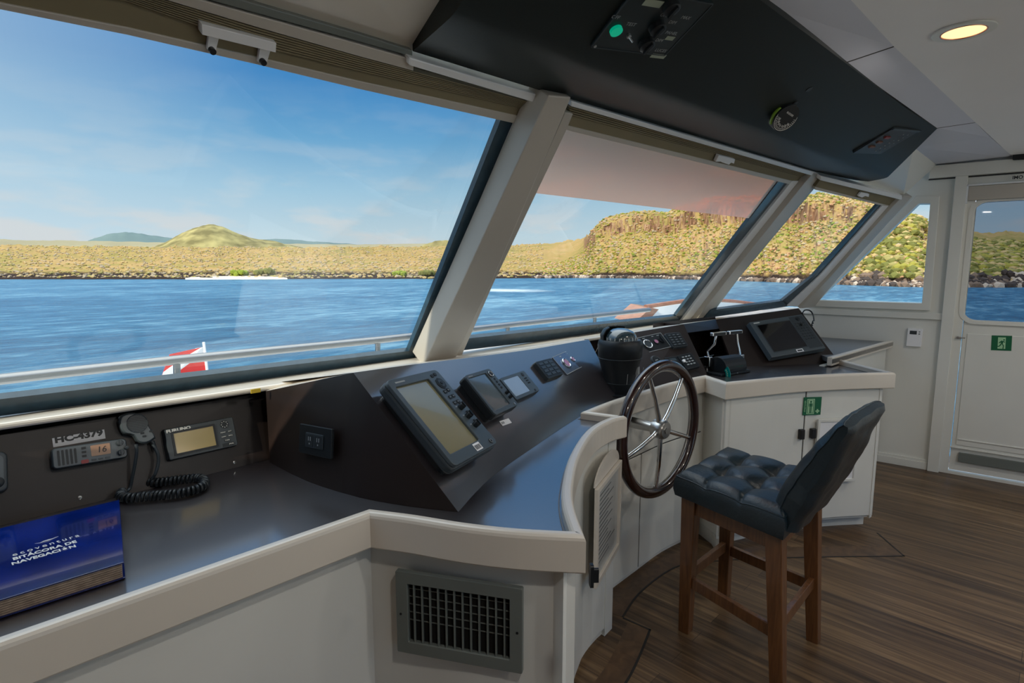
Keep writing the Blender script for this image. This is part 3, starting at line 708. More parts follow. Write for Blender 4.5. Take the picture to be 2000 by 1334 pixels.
def land_h(az, t):
    d = D(az); el = interp(SKY, az); c = interp(CLF, az)
    flat = 1 - min(1, max(0, (el - 0.045) / 0.03))
    Ltop = 420 * flat ** 3 + 75 * (1 - flat ** 3)      # inland distance of the skyline
    H = EYE + el * (d + Ltop) - SEA
    beach = min(1.0, t / 5.0) * (1.2 + 1.2 * (1 - flat))
    u = min(1.0, t / Ltop)
    hf = H * (0.35 * u + 0.65 * u ** 1.2)
    if True:
        lo = 0.56 * min(1, u / 0.62) ** 0.8
        s = min(1, max(0, (u - 0.62) / 0.10)); s = s * s * (3 - 2 * s)
        hi = lo + (0.97 - lo) * s
        sm = u ** 0.8
        h = H * ((1 - c) * sm + c * (hi + 0.03 * u)); q_ = min(1, c / .15); h = h * q_ + hf * (1 - q_)
    h = max(h, beach)
    return h, H, d, flat
azs = np.linspace(-24, 100, 900)
NT = 64
tt = [0.0] + [2.0 * (i / 6.0) for i in range(1, 7)] + [2 + 95 * ((i / 45.0) ** 1.15) for i in range(1, 46)] + [97 + 900 * (i / 12.0) ** 1.6 for i in range(1, 13)]
vs_ = []; NTT = len(tt)
for az in azs:
    for t_ in tt:
        h, H, d, flat = land_h(az, t_)
        wob = 6 * mn.noise(Vector((az * 0.5, 0, 3))) + 1.6 * mn.noise(Vector((az * 2.3, 1, 3)))
        rr_ = d + wob * (1 - flat * 0.5) + t_
        gul = 5.0 * mn.noise(Vector((az * 0.9, 5, h * 0.05))) + 2.2 * mn.noise(Vector((az * 3.1, 9, h * 0.12))) + 1.0 * mn.noise(Vector((az * 9, 2, h * 0.3)))
        rr_ += gul * min(1, t_ / 15) * (1 - flat)
        x = rr_ * math.cos(R(az)); y = rr_ * math.sin(R(az))
        rough = fbm(x, y, 0.12) * (0.9 + 0.6 * (1 - flat)) * min(1, t_ / 6) + fbm(x, y, 0.6, 3) * 0.35 * min(1, t_ / 1.5)
        z = SEA - 0.4 + (h if t_ > 0 else 0) + rough * (1.0 if t_ < 200 else 2.0)
        if t_ > 200: z -= 0.0
        vs_.append((x, y, z))
fs = [(i * NTT + k, (i + 1) * NTT + k, (i + 1) * NTT + k + 1, i * NTT + k + 1) for i in range(len(azs) - 1) for k in range(NTT - 1)]
def land_mat(name, haze=0.0, hz=(0.6, 0.7, 0.8)):
    m = bpy.data.materials.new(name); m.use_nodes = True; t = m.node_tree; b = t.nodes['Principled BSDF']
    tcn = t.nodes.new('ShaderNodeTexCoord'); geo = t.nodes.new('ShaderNodeNewGeometry')
    n1 = t.nodes.new('ShaderNodeTexNoise'); n1.inputs['Scale'].default_value = 0.16; n1.inputs['Detail'].default_value = 9; n1.inputs['Roughness'].default_value = 0.7
    t.links.new(tcn.outputs['Object'], n1.inputs[0])
    n2 = t.nodes.new('ShaderNodeTexNoise'); n2.inputs['Scale'].default_value = 0.03; n2.inputs['Detail'].default_value = 5
    t.links.new(tcn.outputs['Object'], n2.inputs[0])
    veg = ramp(t, [(0.34, lin((124, 120, 60))), (0.44, lin((176, 158, 92))), (0.54, lin((200, 164, 108))), (0.68, lin((214, 182, 138)))])
    t.links.new(math_node(t, 'ADD', math_node(t, 'MULTIPLY', n1.outputs[0], 0.55), math_node(t, 'MULTIPLY', n2.outputs[0], 0.45)), veg.inputs[0])
    mpx = t.nodes.new('ShaderNodeMapping'); mpx.inputs['Scale'].default_value = (1, 1, 0.18); t.links.new(tcn.outputs['Object'], mpx.inputs[0])
    n3 = t.nodes.new('ShaderNodeTexNoise'); n3.inputs['Scale'].default_value = 0.45; n3.inputs['Detail'].default_value = 8; n3.inputs['Roughness'].default_value = 0.75
    t.links.new(mpx.outputs[0], n3.inputs[0])
    rock = ramp(t, [(0.35, lin((74, 52, 40))), (0.5, lin((160, 118, 90))), (0.62, lin((214, 178, 148))), (0.75, lin((232, 208, 186)))])
    t.links.new(n3.outputs[0], rock.inputs[0])
    sp = t.nodes.new('ShaderNodeSeparateXYZ'); t.links.new(geo.outputs['True Normal'], sp.inputs[0])
    st_ = ramp(t, [(0.30, (1, 1, 1, 1)), (0.55, (0, 0, 0, 1))])
    t.links.new(math_node(t, 'ADD', math_node(t, 'ABSOLUTE', sp.outputs[2]), math_node(t, 'MULTIPLY_ADD', n1.outputs[0], 0.5, -0.25)), st_.inputs[0])
    c1 = mix_col(t, st_.outputs[0], veg.outputs[0], rock.outputs[0])
    pz = t.nodes.new('ShaderNodeSeparateXYZ'); t.links.new(geo.outputs['Position'], pz.inputs[0])
    lowb = ramp(t, [(0.0, (1, 1, 1, 1)), (0.5, (1, 1, 1, 1)), (1.0, (0, 0, 0, 1))])
    t.links.new(math_node(t, 'MULTIPLY', math_node(t, 'ADD', math_node(t, 'ADD', pz.outputs[2], 4.5), math_node(t, 'MULTIPLY_ADD', n1.outputs[0], -5.0, 1.6)), 0.38), lowb.inputs[0])
    c2 = mix_col(t, lowb.outputs[0], c1, lin((62, 48, 42)))
    c2 = mix_col(t, 1.0, c2, (0.74, 0.72, 0.66, 1), 'MULTIPLY')
    if haze > 0: c2 = mix_col(t, haze, c2, tuple(hz) + (1,))
    t.links.new(c2, b.inputs['Base Color']); b.inputs['Roughness'].default_value = 0.9; b.inputs['Specular IOR Level'].default_value = 0.1
    return m
M_land = land_mat('scrub_and_rock')
lb = MB(); lb.add(vs_, fs, True); o = lb.build('shore_land', M_land); tag(o, 'low dry scrubland and basalt cliff along the far shore', 'land')

# shrubs scattered over the land as one stuff object
ico = bmesh.new(); bmesh.ops.create_icosphere(ico, subdivisions=1, radius=1.0); IV = [v.co.copy() for v in ico.verts]; IF = [[v.index for v in f.verts] for f in ico.faces]; ico.free()
def shrubs(name, label, count, rng, cols, tmax, smin, smax, seed):
    random.seed(seed); V3 = []; F3_ = []; mi = []
    for _ in range(count):
        az = random.uniform(*rng); t_ = random.uniform(0, 1) ** 1.2 * tmax + 4
        h, H, d, flat = land_h(az, t_)
        k_ = max(q for q in range(NTT - 1) if tt[q] <= t_); fk = (t_ - tt[k_]) / (tt[k_ + 1] - tt[k_])
        fa = (az + 24) / 124 * 899; ia = max(0, min(898, int(fa))); fa = min(1, max(0, fa - ia))
        P_ = [Vector(vs_[(ia + p) * NTT + k_ + q]) for p in (0, 1) for q in (0, 1)]
        c = (P_[0] * (1 - fk) + P_[1] * fk) * (1 - fa) + (P_[2] * (1 - fk) + P_[3] * fk) * fa
        s = random.uniform(smin, smax); b0 = len(V3); q = random.random() * 6
        for v in IV:
            w = v * s * (1 + 0.35 * mn.noise(v * 1.7 + Vector((q, q, 0)))); V3.append((c.x + w.x, c.y + w.y, c.z + w.z * 0.62 + s * 0.25))
        k = int(random.random() * len(cols))
        for f in IF: F3_.append([b0 + i for i in f]); mi.append(k)
    me = bpy.data.meshes.new(name); me.from_pydata(V3, [], F3_); me.update()
    for c in cols: me.materials.append(c)
    for p, k in zip(me.polygons, mi): p.material_index = k; p.use_smooth = False
    o = bpy.data.objects.new(name, me); COL.objects.link(o); tag(o, label, 'shrubs', kind='stuff'); return o
SG = [mat('shrub_yellow_green', dim(lin((172, 164, 78))), 0.9, spec=0.1), mat('shrub_olive', dim(lin((128, 128, 70))), 0.9, spec=0.1), mat('shrub_straw', dim(lin((212, 184, 132))), 0.9, spec=0.1),
      mat('shrub_grey_twigs', dim(lin((196, 178, 152))), 0.9, spec=0.1), mat('shrub_fresh_green', dim(lin((150, 164, 66))), 0.9, spec=0.1), mat('shrub_dull_sage', dim(lin((176, 164, 104))), 0.9, spec=0.1)]
SP = mat('shrub_pinkish_dry', dim(lin((214, 168, 130))), 0.9, spec=0.1)
shrubs('hillside_shrubs', 'scrub of green and straw bushes covering the cliff and its foot', 17000, (-20, azpx(1060)), [SG[0], SG[1], SG[2], SG[3], SG[4], SG[2], SG[3], SG[0], SP], 120, 0.30, 1.0, 1)
shrubs('plain_shrubs', 'low straw-coloured scrub over the flat shore on the left', 6000, (azpx(1060), 96), [SG[2], SG[2], SG[3], SG[3], SG[5]], 400, 0.4, 1.3, 2)
shrubs('plateau_shrubs', 'darker bushes and low trees on the nearer hillside at the right', 9000, (-20, azpx(1690)), [SG[1], SG[0], SG[1], SG[2], SG[5]], 210, 0.8, 2.0, 9)
SR = [mat('shore_rock_dark', lin((66, 54, 48)), 0.9), mat('shore_rock_brown', lin((120, 98, 82)), 0.9), mat('shore_rock_pale', lin((190, 170, 152)), 0.9)]
def rocks(name, label, n_, rng, seed):
    random.seed(seed); V3 = []; F3_ = []; mi = []
    for _ in range(n_):
        az = random.uniform(*rng); d = D(az) + 6 * mn.noise(Vector((az * 0.5, 0, 3))) + random.uniform(-1.0, 5.0)
        s = random.uniform(0.4, 1.7); b0 = len(V3); q = random.random() * 9; x = d * math.cos(R(az)); y = d * math.sin(R(az))
        for v in IV:
            w = v * s * (1 + 0.5 * mn.noise(v * 2.1 + Vector((q, 0, q)))); V3.append((x + w.x, y + w.y, SEA + 0.3 + w.z * 0.8 + random.uniform(0, .2)))
        k = random.choice((0, 0, 1, 1, 2))
        for f in IF: F3_.append([b0 + i for i in f]); mi.append(k)
    me = bpy.data.meshes.new(name); me.from_pydata(V3, [], F3_); me.update()
    for c in SR: me.materials.append(c)
    for p, k in zip(me.polygons, mi): p.material_index = k
    o = bpy.data.objects.new(name, me); COL.objects.link(o); tag(o, label, 'rocks', kind='stuff'); return o
rocks('shoreline_rocks', 'band of dark and pale boulders along the waterline', 3500, (-20, azpx(1040)), 3)

random.seed(11)
V3 = []; F3_ = []; mi = []
for _ in range(2400):
    az = random.uniform(-20, azpx(1640)); d = D(az) + random.uniform(-1, 8); s = random.uniform(.5, 1.7); b0 = len(V3); q = random.random() * 9; x = d * math.cos(R(az)); y = d * math.sin(R(az)); zz = random.uniform(0, 1) ** 1.3 * (d - D(az)) * .55 + .2
    for v in IV:
        w = v * s * (1 + .55 * mn.noise(v * 2.1 + Vector((q, 0, q)))); V3.append((x + w.x, y + w.y, SEA + zz + w.z))
    k = random.choice((0, 0, 0, 1, 1, 2))
    for f in IF: F3_.append([b0 + i for i in f]); mi.append(k)
me = bpy.data.meshes.new('basalt_boulders'); me.from_pydata(V3, [], F3_); me.update()
for c_ in SR: me.materials.append(c_)
for p, k in zip(me.polygons, mi): p.material_index = k
o = bpy.data.objects.new('basalt_boulders', me); COL.objects.link(o); tag(o, 'heap of dark basalt boulders along the nearer shore at the right', 'rocks', kind='stuff')

# distinct bushes and pale beach on the low shore
def polar(px, dist, z): a = R(azpx(px)); return Vector((dist * math.cos(a), dist * math.sin(a), z))
for i, (px, s) in enumerate(((465, 2.6), (516, 3.4), (780, 2.4), (832, 2.6))):
    d = D(azpx(px)) + 12; m = MB(); random.seed(i)
    for j in range(26):
        a = random.random() * 6.28; rr = random.random() * s * 1.3; c = Vector((rr * math.cos(a), rr * math.sin(a), random.uniform(0.2, 0.75) * s))
        q = random.uniform(0.35, 0.6) * s; m.add([c + v * q * (1 + 0.3 * mn.noise(v * 2 + c)) for v in IV], IF)
    o = m.build('coastal_bush', SG[1] if i % 2 else SG[4]); o.location = polar(px, d, SEA + 1.2)
    tag(o, ('small rounded green bush at the left end of the pale beach', 'wider green bush standing over the middle of the pale beach', 'green bush on the shore left of the first window post', 'low green bush nearest the first window post')[i], 'bush')
m = MB(); pl = []
for px in range(360, 568, 8): pl.append((azpx(px), D(azpx(px))))

vv = []; ff = []
for i, (a, d) in enumerate(pl):
    wdt = 7.0 * math.sin(math.pi * i / (len(pl) - 1)) ** 0.5
    for t_, z in ((-1.5, SEA - 0.1), (0.5, SEA + 0.45), (2.0 + wdt, SEA + 0.55 + 0.9 * wdt / 7)):
        vv.append(((d + t_) * math.cos(R(a)), (d + t_) * math.sin(R(a)), z))
for i in range(len(pl) - 1):
    for k_ in range(2): ff.append((i * 3 + k_, (i + 1) * 3 + k_, (i + 1) * 3 + k_ + 1, i * 3 + k_ + 1))
m.add(vv, ff, True); o = m.build('sand_beach', mat('pale_sand', lin((232, 214, 180)), 0.9, noise=0.06, nscale=0.2)); tag(o, 'short strip of pale sand on the low shore', 'beach', kind='stuff')

# volcanic cone and the hazy far ridges
def hill(name, label, prof, dist, base_y, material, seed, depth=0.35, flatk=1.0):
    xs = [p[0] for p in prof]; N = 120; M_ = 26; V3 = []
    for i in range(N + 1):
        px = xs[0] + (xs[-1] - xs[0]) * i / N; yy = interp(prof, px); a = R(azpx(px)); el = elpx(px, yy)
        for j in range(M_ + 1):
            w = j / M_; dd = dist * (1 + depth * (w - 0.5)); hh = (math.sin(math.pi * w)) ** 0.8
            top = EYE + el * dist; bot = SEA - 3
            z = bot + (top - bot) * hh + dist * 0.0012 * fbm(px * .02, w * 3, 3.0) * hh
            V3.append((dd * math.cos(a), dd * math.sin(a), z))
    FF = [(i * (M_ + 1) + j, (i + 1) * (M_ + 1) + j, (i + 1) * (M_ + 1) + j + 1, i * (M_ + 1) + j + 1) for i in range(N) for j in range(M_)]
    b = MB(); b.add(V3, FF, True); o = b.build(name, material); tag(o, label, 'hill'); return o
M_cone = mat('cone_scrub', lin((150, 138, 92)), 0.95, spec=0.1, noise=0.42, nscale=0.05)
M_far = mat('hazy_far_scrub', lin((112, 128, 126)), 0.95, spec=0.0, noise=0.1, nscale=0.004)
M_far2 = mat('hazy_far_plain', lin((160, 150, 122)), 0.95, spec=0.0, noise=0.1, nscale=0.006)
hill('volcanic_cone', 'rounded green cone rising behind the low shore', [(250, 500), (300, 484), (330, 472), (360, 456), (385, 445), (402, 440), (420, 439), (440, 443), (470, 457), (500, 466), (540, 472), (600, 486), (640, 500)], 900, 500, M_cone, 1, 0.30)
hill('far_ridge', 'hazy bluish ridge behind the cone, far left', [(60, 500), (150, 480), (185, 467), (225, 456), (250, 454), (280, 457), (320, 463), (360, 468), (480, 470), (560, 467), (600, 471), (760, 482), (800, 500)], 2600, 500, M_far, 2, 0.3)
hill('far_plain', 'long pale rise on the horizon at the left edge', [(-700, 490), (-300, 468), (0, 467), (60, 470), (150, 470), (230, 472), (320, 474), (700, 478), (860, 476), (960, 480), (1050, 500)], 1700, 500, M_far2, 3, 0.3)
hill('far_knoll', 'small dark knoll on the skyline left of the first window post', [(800, 492), (830, 478), (850, 471), (872, 469), (900, 476), (930, 492)], 800, 500, M_cone, 4, 0.08)

# deck rail outside
m = MB().box((-3.0, -9.0, -.10), (8.0, -2.62, 0.0)); o = m.build('aft_bounce_deck', mat('pale_bounce_deck', lin((226, 214, 196)), 0.6, noise=.08, nscale=3)); recenter(o); tag(o, 'added pale deck behind the wheelhouse, unseen, bouncing sunlight indoors', 'deck')  # added out of view to bounce warm sunlight indoors
M_hull = mat('white_hull', (0.75, 0.75, 0.74), 0.4)
m = MB().box((-5.0, 2.5, -.10), (8.0, 5.0, 0.05)); o = m.build('bounce_foredeck', M_hull); recenter(o); tag(o, 'added white deck below the front windows, unseen, bouncing sunlight up', 'deck')  # added below the view as a sunlit reflector for the ceiling
rl = thing('deck_handrail', 'polished steel handrail running outside the front windows', 'handrail', (0, 3.2, 0))
rp = [onY(x, y, 3.2) for x, y in ((-300, 772), (0, 741), (345, 703), (740, 664), (1000, 634), (1268, 605))]
m = MB().tube([V(p) for p in rp], 0.024, 14); part(m, 'top_rail', M_rail, rl)
for px, py in ((345, 705), (738, 666), (992, 637), (1162, 618)):
    p = V(onY(px, py, 3.2)); q = p + Vector((-0.04, 0, -0.85)); part(MB().tube([p, q], 0.017, 10), 'post', M_rail, rl)
# flag
pf = V(onY(398, 670, 4.5)); pb = V(onY(409, 760, 4.5))
fl = thing('dive_flag', 'stiff red flag with a white diagonal stripe outside the left window', 'flag', pb)
part(MB().tube([pf + (pf - pb) * 0.02, pb], 0.010, 8), 'flagstaff', mat('white_enamel', (0.8, 0.8, 0.8), 0.4), fl)
M_fred = mat('red_flag_cloth', lin((236, 50, 44)), 0.8); M_fwh = mat('white_flag_cloth', (0.8, 0.78, 0.76), 0.8)
f4 = [onY(397, 678, 4.5), onY(406, 733, 4.5), onY(316, 733, 4.5), onY(331, 692, 4.5)]
a, b, c, d = [V(p) for p in f4]
def q3(u, v):
    top = a.lerp(d, u); bot = b.lerp(c, u); return top.lerp(bot, v) + Vector((0, 0.02 * math.sin(u * 6), 0))
def cloth(regs, name, m_, off):
    mb = MB()
    for poly in regs:
        P = [q3(u, v) + Vector((0, off, 0)) for u, v in poly]; mb.hexa(P, [p + Vector((0, 0.003, 0)) for p in P])
    return part(mb, name, m_, fl)
cloth([[(0.02, 0), (0.5, 0), (1, 0), (1, 0.5), (1, 1), (0.5, 1), (0.02, 1), (0.02, 0.5)]], 'flag_cloth', M_fred, 0)
cloth([[(0.02, 0.0), (0.22, 0.0), (1.0, 0.84), (1.0, 1.0), (0.8, 1.0), (0.02, 0.2)]], 'white_stripe', M_fwh, -0.004)
# bow bulwark with teak cap
bw = thing('bow_bulwark', 'white curved bulwark with a varnished cap outside the middle window', 'bulwark', (7, 4, 0))
bpx = [(1268, 603), (1300, 598), (1340, 592), (1390, 589), (1440, 592), (1490, 598), (1540, 606)]
P = [V(onY(x, y, 4.0 - 0.0022 * (x - 1268))) for x, y in bpx]
m = MB()
for i in range(len(P) - 1):
    a, b = P[i], P[i + 1]; m.hexa([a + Vector((0, 0, -.9)), b + Vector((0, 0, -.9)), b + Vector((0.05, .12, -.9)), a + Vector((.05, .12, -.9))], [a, b, b + Vector((.05, .12, 0)), a + Vector((.05, .12, 0))])
part(m, 'bulwark_wall', mat('white_hull', (0.75, 0.75, 0.74), 0.4), bw)
part(MB().tube([p + Vector((0, 0.06, 0.02)) for p in P], 0.035, 8), 'cap_rail', M_teak, bw)
tc_ = [V(onY(x, y, 3.9)) for x, y in ((1238, 627), (1262, 627), (1287, 600), (1270, 598))]
part(MB().hexa([p + Vector((0, .0, -.03)) for p in tc_], [p + Vector((0, 0.3, 0.02)) for p in tc_]), 'teak_cap', M_teak, bw)

# ================================================================ HELM CONSOLE
ZL = 0.92      # top of the cream lip
def smooth(P, k=4):
    """Catmull-Rom through 2-D points"""
    out = []
    P = [np.array(p, float) for p in P]
    for i in range(len(P) - 1):
        p0 = P[max(i - 1, 0)]; p1 = P[i]; p2 = P[i + 1]; p3 = P[min(i + 2, len(P) - 1)]
        for j in range(k):
            t = j / k
            out.append(tuple(0.5 * ((2 * p1) + (-p0 + p2) * t + (2 * p0 - 5 * p1 + 4 * p2 - p3) * t * t + (-p0 + 3 * p1 - 3 * p2 + p3) * t ** 3)))
    out.append(tuple(P[-1])); return out
def zp(L, z): return [tuple(onZ(x, y, z)[:2]) for x, y in L]
S1 = [(-0.55, 1.150), tuple(onZ(722, 1003, ZL)[:2])]
S2 = smooth(zp([(722, 1003), (800, 1013), (900, 1029), (1010, 1041), (1145, 1048)], ZL), 5)
S3 = smooth(zp([(1145, 1048), (1122, 985), (1120, 940), (1132, 888), (1160, 842), (1195, 820), (1225, 812)], ZL), 5)
S4 = [tuple(onZ(1225, 812, ZL)[:2]), tuple(onZ(1155, 803, ZL)[:2])]
S5 = smooth(zp([(1155, 803), (1200, 785), (1265, 764), (1320, 747), (1378, 735)], ZL), 4)
S6 = [tuple(onZ(1378, 735, ZL)[:2]), tuple(onZ(1418, 748, ZL)[:2])]
S7 = smooth(zp([(1418, 748), (1480, 742), (1560, 735), (1660, 730), (1750, 728)], ZL), 5)
S8 = [tuple(onZ(1750, 728, ZL)[:2]), tuple(onZ(1628, 698, ZL)[:2])]
edge = []
for S in (S1, S2, S3, S4, S5, S6, S7, S8):
    for p in S:
        if not edge or math.hypot(p[0] - edge[-1][0], p[1] - edge[-1][1]) > 1e-4: edge.append(p)
def offset(L, d):
    out = []
    for i, p in enumerate(L):
        p = np.array(p); a = np.array(L[max(i - 1, 0)]); b = np.array(L[min(i + 1, len(L) - 1)])
        if i in (0, len(L) - 1):
            t = (b - a) / np.linalg.norm(b - a); n = np.array([-t[1], t[0]]); out.append(tuple(p + n * d)); continue
        t1 = (p - a) / np.linalg.norm(p - a); t2 = (b - p) / np.linalg.norm(b - p)
        n1 = np.array([-t1[1], t1[0]]); n2 = np.array([-t2[1], t2[0]]); k = n1 + n2; l = k @ n1
        k = k / max(l, 0.35); out.append(tuple(p + k * d))
    return out
inner = offset(edge, 0.030)
# worktop: slab between the lip and the front wall
wt = thing('console_worktop', 'dark laminate worktop with raised cream edge running along the whole helm console', 'worktop', (2.3, 1.6, 0.86))
back = [(4.35, 1.9), (2.3, 2.1), (-0.55, 2.1)]
def dist_path(p, L):
    best = 9
    for a, b in zip(L[:-1], L[1:]):
        a = np.array(a); b = np.array(b); ab = b - a; t_ = max(0, min(1, float((np.array(p) - a) @ ab) / float(ab @ ab))); best = min(best, float(np.linalg.norm(np.array(p) - a - ab * t_)))
    return best
inner_c = [p for p in inner if dist_path(p, edge) > 0.0285]
plate('worktop_surface', M_lamtop, inner_c + back, [], 0.0, 0.03, Matrix.Translation((-2.3, -1.6, 0.0)), wt)
def strip(path_o, path_i, z0, z1, mb=None):
    mb = mb or MB(); n = len(path_o)
    vs_ = [(x, y, z0) for x, y in path_o] + [(x, y, z0) for x, y in path_i] + [(x, y, z1) for x, y in path_o] + [(x, y, z1) for x, y in path_i]
    fs = []
    for i in range(n - 1):
        fs += [(i, n + i, n + i + 1, i + 1), (2 * n + i, 2 * n + i + 1, 3 * n + i + 1, 3 * n + i), (i, i + 1, 2 * n + i + 1, 2 * n + i), (n + i, 3 * n + i, 3 * n + i + 1, n + i + 1)]
    fs += [(0, 2 * n, 3 * n, n), (n - 1, 2 * n - 1, 4 * n - 1, 3 * n - 1)]
    return mb.add(vs_, fs)
def sweep(path, prof, mb=None):
    mb = mb or MB(); rows = [[(x, y, z) for x, y in offset(path, o_)] for o_, z in prof]; n = len(path); k = len(prof)
    fs = [(r * n + i, r * n + i + 1, ((r + 1) % k) * n + i + 1, ((r + 1) % k) * n + i) for r in range(k) for i in range(n - 1)]
    fs += [tuple(r * n for r in range(k)), tuple(r * n + n - 1 for r in range(k))[::-1]]
    return mb.add([p for r in rows for p in r], fs)
part(sweep(edge, [(0.003, .832), (0, .836), (0, .908), (.002, .914), (.006, .9185), (.011, .92), (.021, .92), (.026, .918), (.030, .913), (.030, .86)]), 'edge_lip', M_cream, wt)
ln = offset(edge, 0.034)
part(strip(ln, offset(edge, 0.0375), 0.889, 0.8915), 'sealant_line', mat('grey_sealant', (0.18, 0.18, 0.19), 0.5), wt)

body = offset(edge, 0.045)
def seg_of(L0, L1):
    """indices into edge for a section given by its end points"""
    f = lambda p: min(range(len(edge)), key=lambda i: math.hypot(edge[i][0] - p[0], edge[i][1] - p[1]))
    return f(L0), f(L1)
def cabinet(name, label, section, dz=0.0, kick=0.0, inset=0.0):
    a, b = section; path = body[a:b + 1]
    t = thing(name, label, 'cabinet', (sum(p[0] for p in path) / len(path), sum(p[1] for p in path) / len(path), 0))
    part(strip(path, offset(path, 0.018), 0.07 if kick else 0.0, 0.831), 'front_panel', M_white, t)
    if kick: part(strip(path[:2], offset(path[:2], .018), 0.0, 0.0695), 'plinth_return', M_white, t); kp = path[1:-2] + [tuple(np.array(path[-3]) + (np.array(path[-2]) - np.array(path[-3])) * .55)]; kp = kp[:-2] + kp[-1:]; part(strip(offset(kp, kick), offset(kp, kick + 0.02), 0.0, 0.0695), 'toe_kick', M_white, t)
    return t, path
i_s1 = seg_of(S1[0], S1[1]); i_s2 = seg_of(S2[0], S2[-1]); i_s3 = seg_of(S3[0], S3[-1]); i_s5 = seg_of(S4[1], S5[-1]); i_s7 = seg_of(S7[0], S7[-1])
chart, pc = cabinet('chart_cabinet', 'cream base cabinet under the worktop with the blue logbook', i_s1)
vent_c, pv = cabinet('vent_cabinet', 'cream base cabinet holding the grey air vent', i_s2)
helmL, ph = cabinet('side_cabinet', 'curved white base cabinet with framed document beside the steering wheel', (i_s3[0], i_s3[1]))
part(strip([ph[-1], body[i_s3[1] + 1]], [(ph[-1][0] - .02, ph[-1][1]), (body[i_s3[1] + 1][0] - .02, body[i_s3[1] + 1][1])], 0.0, 0.831), 'end_panel', M_white, helmL)
rec, pr_ = cabinet('wheel_recess_cabinet', 'white curved cabinet front behind the steering wheel', i_s5)
rig, pg = cabinet('double_door_cabinet', 'white two-door base cabinet right of the wheel, behind the stool', (i_s7[0] - 1, i_s7[1] + 1), kick=0.055)
# right hand end panel
a = np.array(pg[-2]); b = np.array(edge[-1])
part(strip([tuple(a), (4.0, 0.97)], [(a[0] - .02, a[1] + .02), (3.98, 0.98)], 0.07, 0.831), 'end_panel', M_white, rig)

# lighter joint lines / panels and doors
def on_path(path, s):
    L = [0]
    for i in range(len(path) - 1): L.append(L[-1] + math.hypot(path[i + 1][0] - path[i][0], path[i + 1][1] - path[i][1]))
    s = s * L[-1]
    for i in range(len(path) - 1):
        if L[i] <= s <= L[i + 1] + 1e-9:
            t = (s - L[i]) / (L[i + 1] - L[i] + 1e-12); p = np.array(path[i]) * (1 - t) + np.array(path[i + 1]) * t
            d = np.array(path[i + 1]) - np.array(path[i]); d /= np.linalg.norm(d); return p, d
    return np.array(path[-1]), d
def subpath(path, s0, s1, n=10): return [tuple(on_path(path, s0 + (s1 - s0) * i / n)[0]) for i in range(n + 1)]
def panel_on(t, path, s0, s1, z0, z1, name, th=0.014, gap=0.0005, m=None, bevel=0.003, n=10):
    p = subpath(path, s0, s1, n); return part(strip(offset(p, -th - gap), offset(p, -gap), z0, z1), name, m or M_white, t, bevel)
dps = pg[1:-1]
dL = panel_on(rig, dps, 0.015, 0.535, 0.085, 0.825, 'door'); dR = panel_on(rig, dps, 0.542, 0.985, 0.085, 0.825, 'door')
MM = mat('black_latch', (0.01, 0.01, 0.01), 0.4)
for dd, s_ in ((dL, 0.515), (dR, 0.585)):
    p, d = on_path(dps, s_); nrm = np.array([d[1], -d[0]]); q = p + nrm * 0.016
    bx = MB(); u = d * 0.014; w = nrm * 0.022
    bx.hexa([(q[0] - u[0], q[1] - u[1], .565), (q[0] + u[0], q[1] + u[1], .565), (q[0] + u[0] + w[0], q[1] + u[1] + w[1], .565), (q[0] - u[0] + w[0], q[1] - u[1] + w[1], .565)],
            [(q[0] - u[0], q[1] - u[1], .62), (q[0] + u[0], q[1] + u[1], .62), (q[0] + u[0] + w[0], q[1] + u[1] + w[1], .62), (q[0] - u[0] + w[0], q[1] - u[1] + w[1], .62)])
    part(bx, 'latch', MM, dd, 0.003)
panel_on(helmL, ph, 0.10, 0.985, 0.03, 0.815, 'door', th=0.012)
rp2 = pr_
panel_on(rec, rp2, 0.04, 0.488, 0.02, 0.60, 'access_panel', th=0.010)
panel_on(rec, rp2, 0.494, 0.97, 0.02, 0.60, 'access_panel', th=0.010)
panel_on(rec, rp2, 0.04, 0.97, 0.606, 0.82, 'upper_panel', th=0.010)
for a_, b_, c_, d_ in ((.488, .494, .02, .6), (.04, .97, .60, .606)): panel_on(rec, rp2, a_, b_, c_, d_, 'joint_line', th=.007, m=M_gap_shade, bevel=0)
panel_on(rig, dps, .536, .541, .085, .825, 'joint_line', th=.011, m=M_gap_shade, bevel=0); panel_on(rig, dps, .005, .0145, .085, .825, 'joint_line', th=.006, m=M_gap_shade, bevel=0)
dv = panel_on(vent_c, pv, 0.97, 0.999, 0.02, 0.82, 'corner_strip', th=0.010, m=M_white)

# air vent (grey register) on the vent cabinet
def face_frame(path, s0, s1, z0, z1, th=0.0):
    p0 = on_path(path, s0)[0]; p1 = on_path(path, s1)[0]; d = p1 - p0; W = np.linalg.norm(d); d /= W
    nrm = np.array([d[1], -d[0]]); c = (p0 + p1) / 2
    sag = max((np.array(on_path(path, s0 + (s1 - s0) * k / 8)[0]) - p0) @ nrm for k in range(9))
    c = c + nrm * (max(sag, 0) + th)
    return Matrix(((d[0], 0, nrm[0], c[0]), (d[1], 0, nrm[1], c[1]), (0, 1, 0, (z0 + z1) / 2), (0, 0, 0, 1))), W, z1 - z0
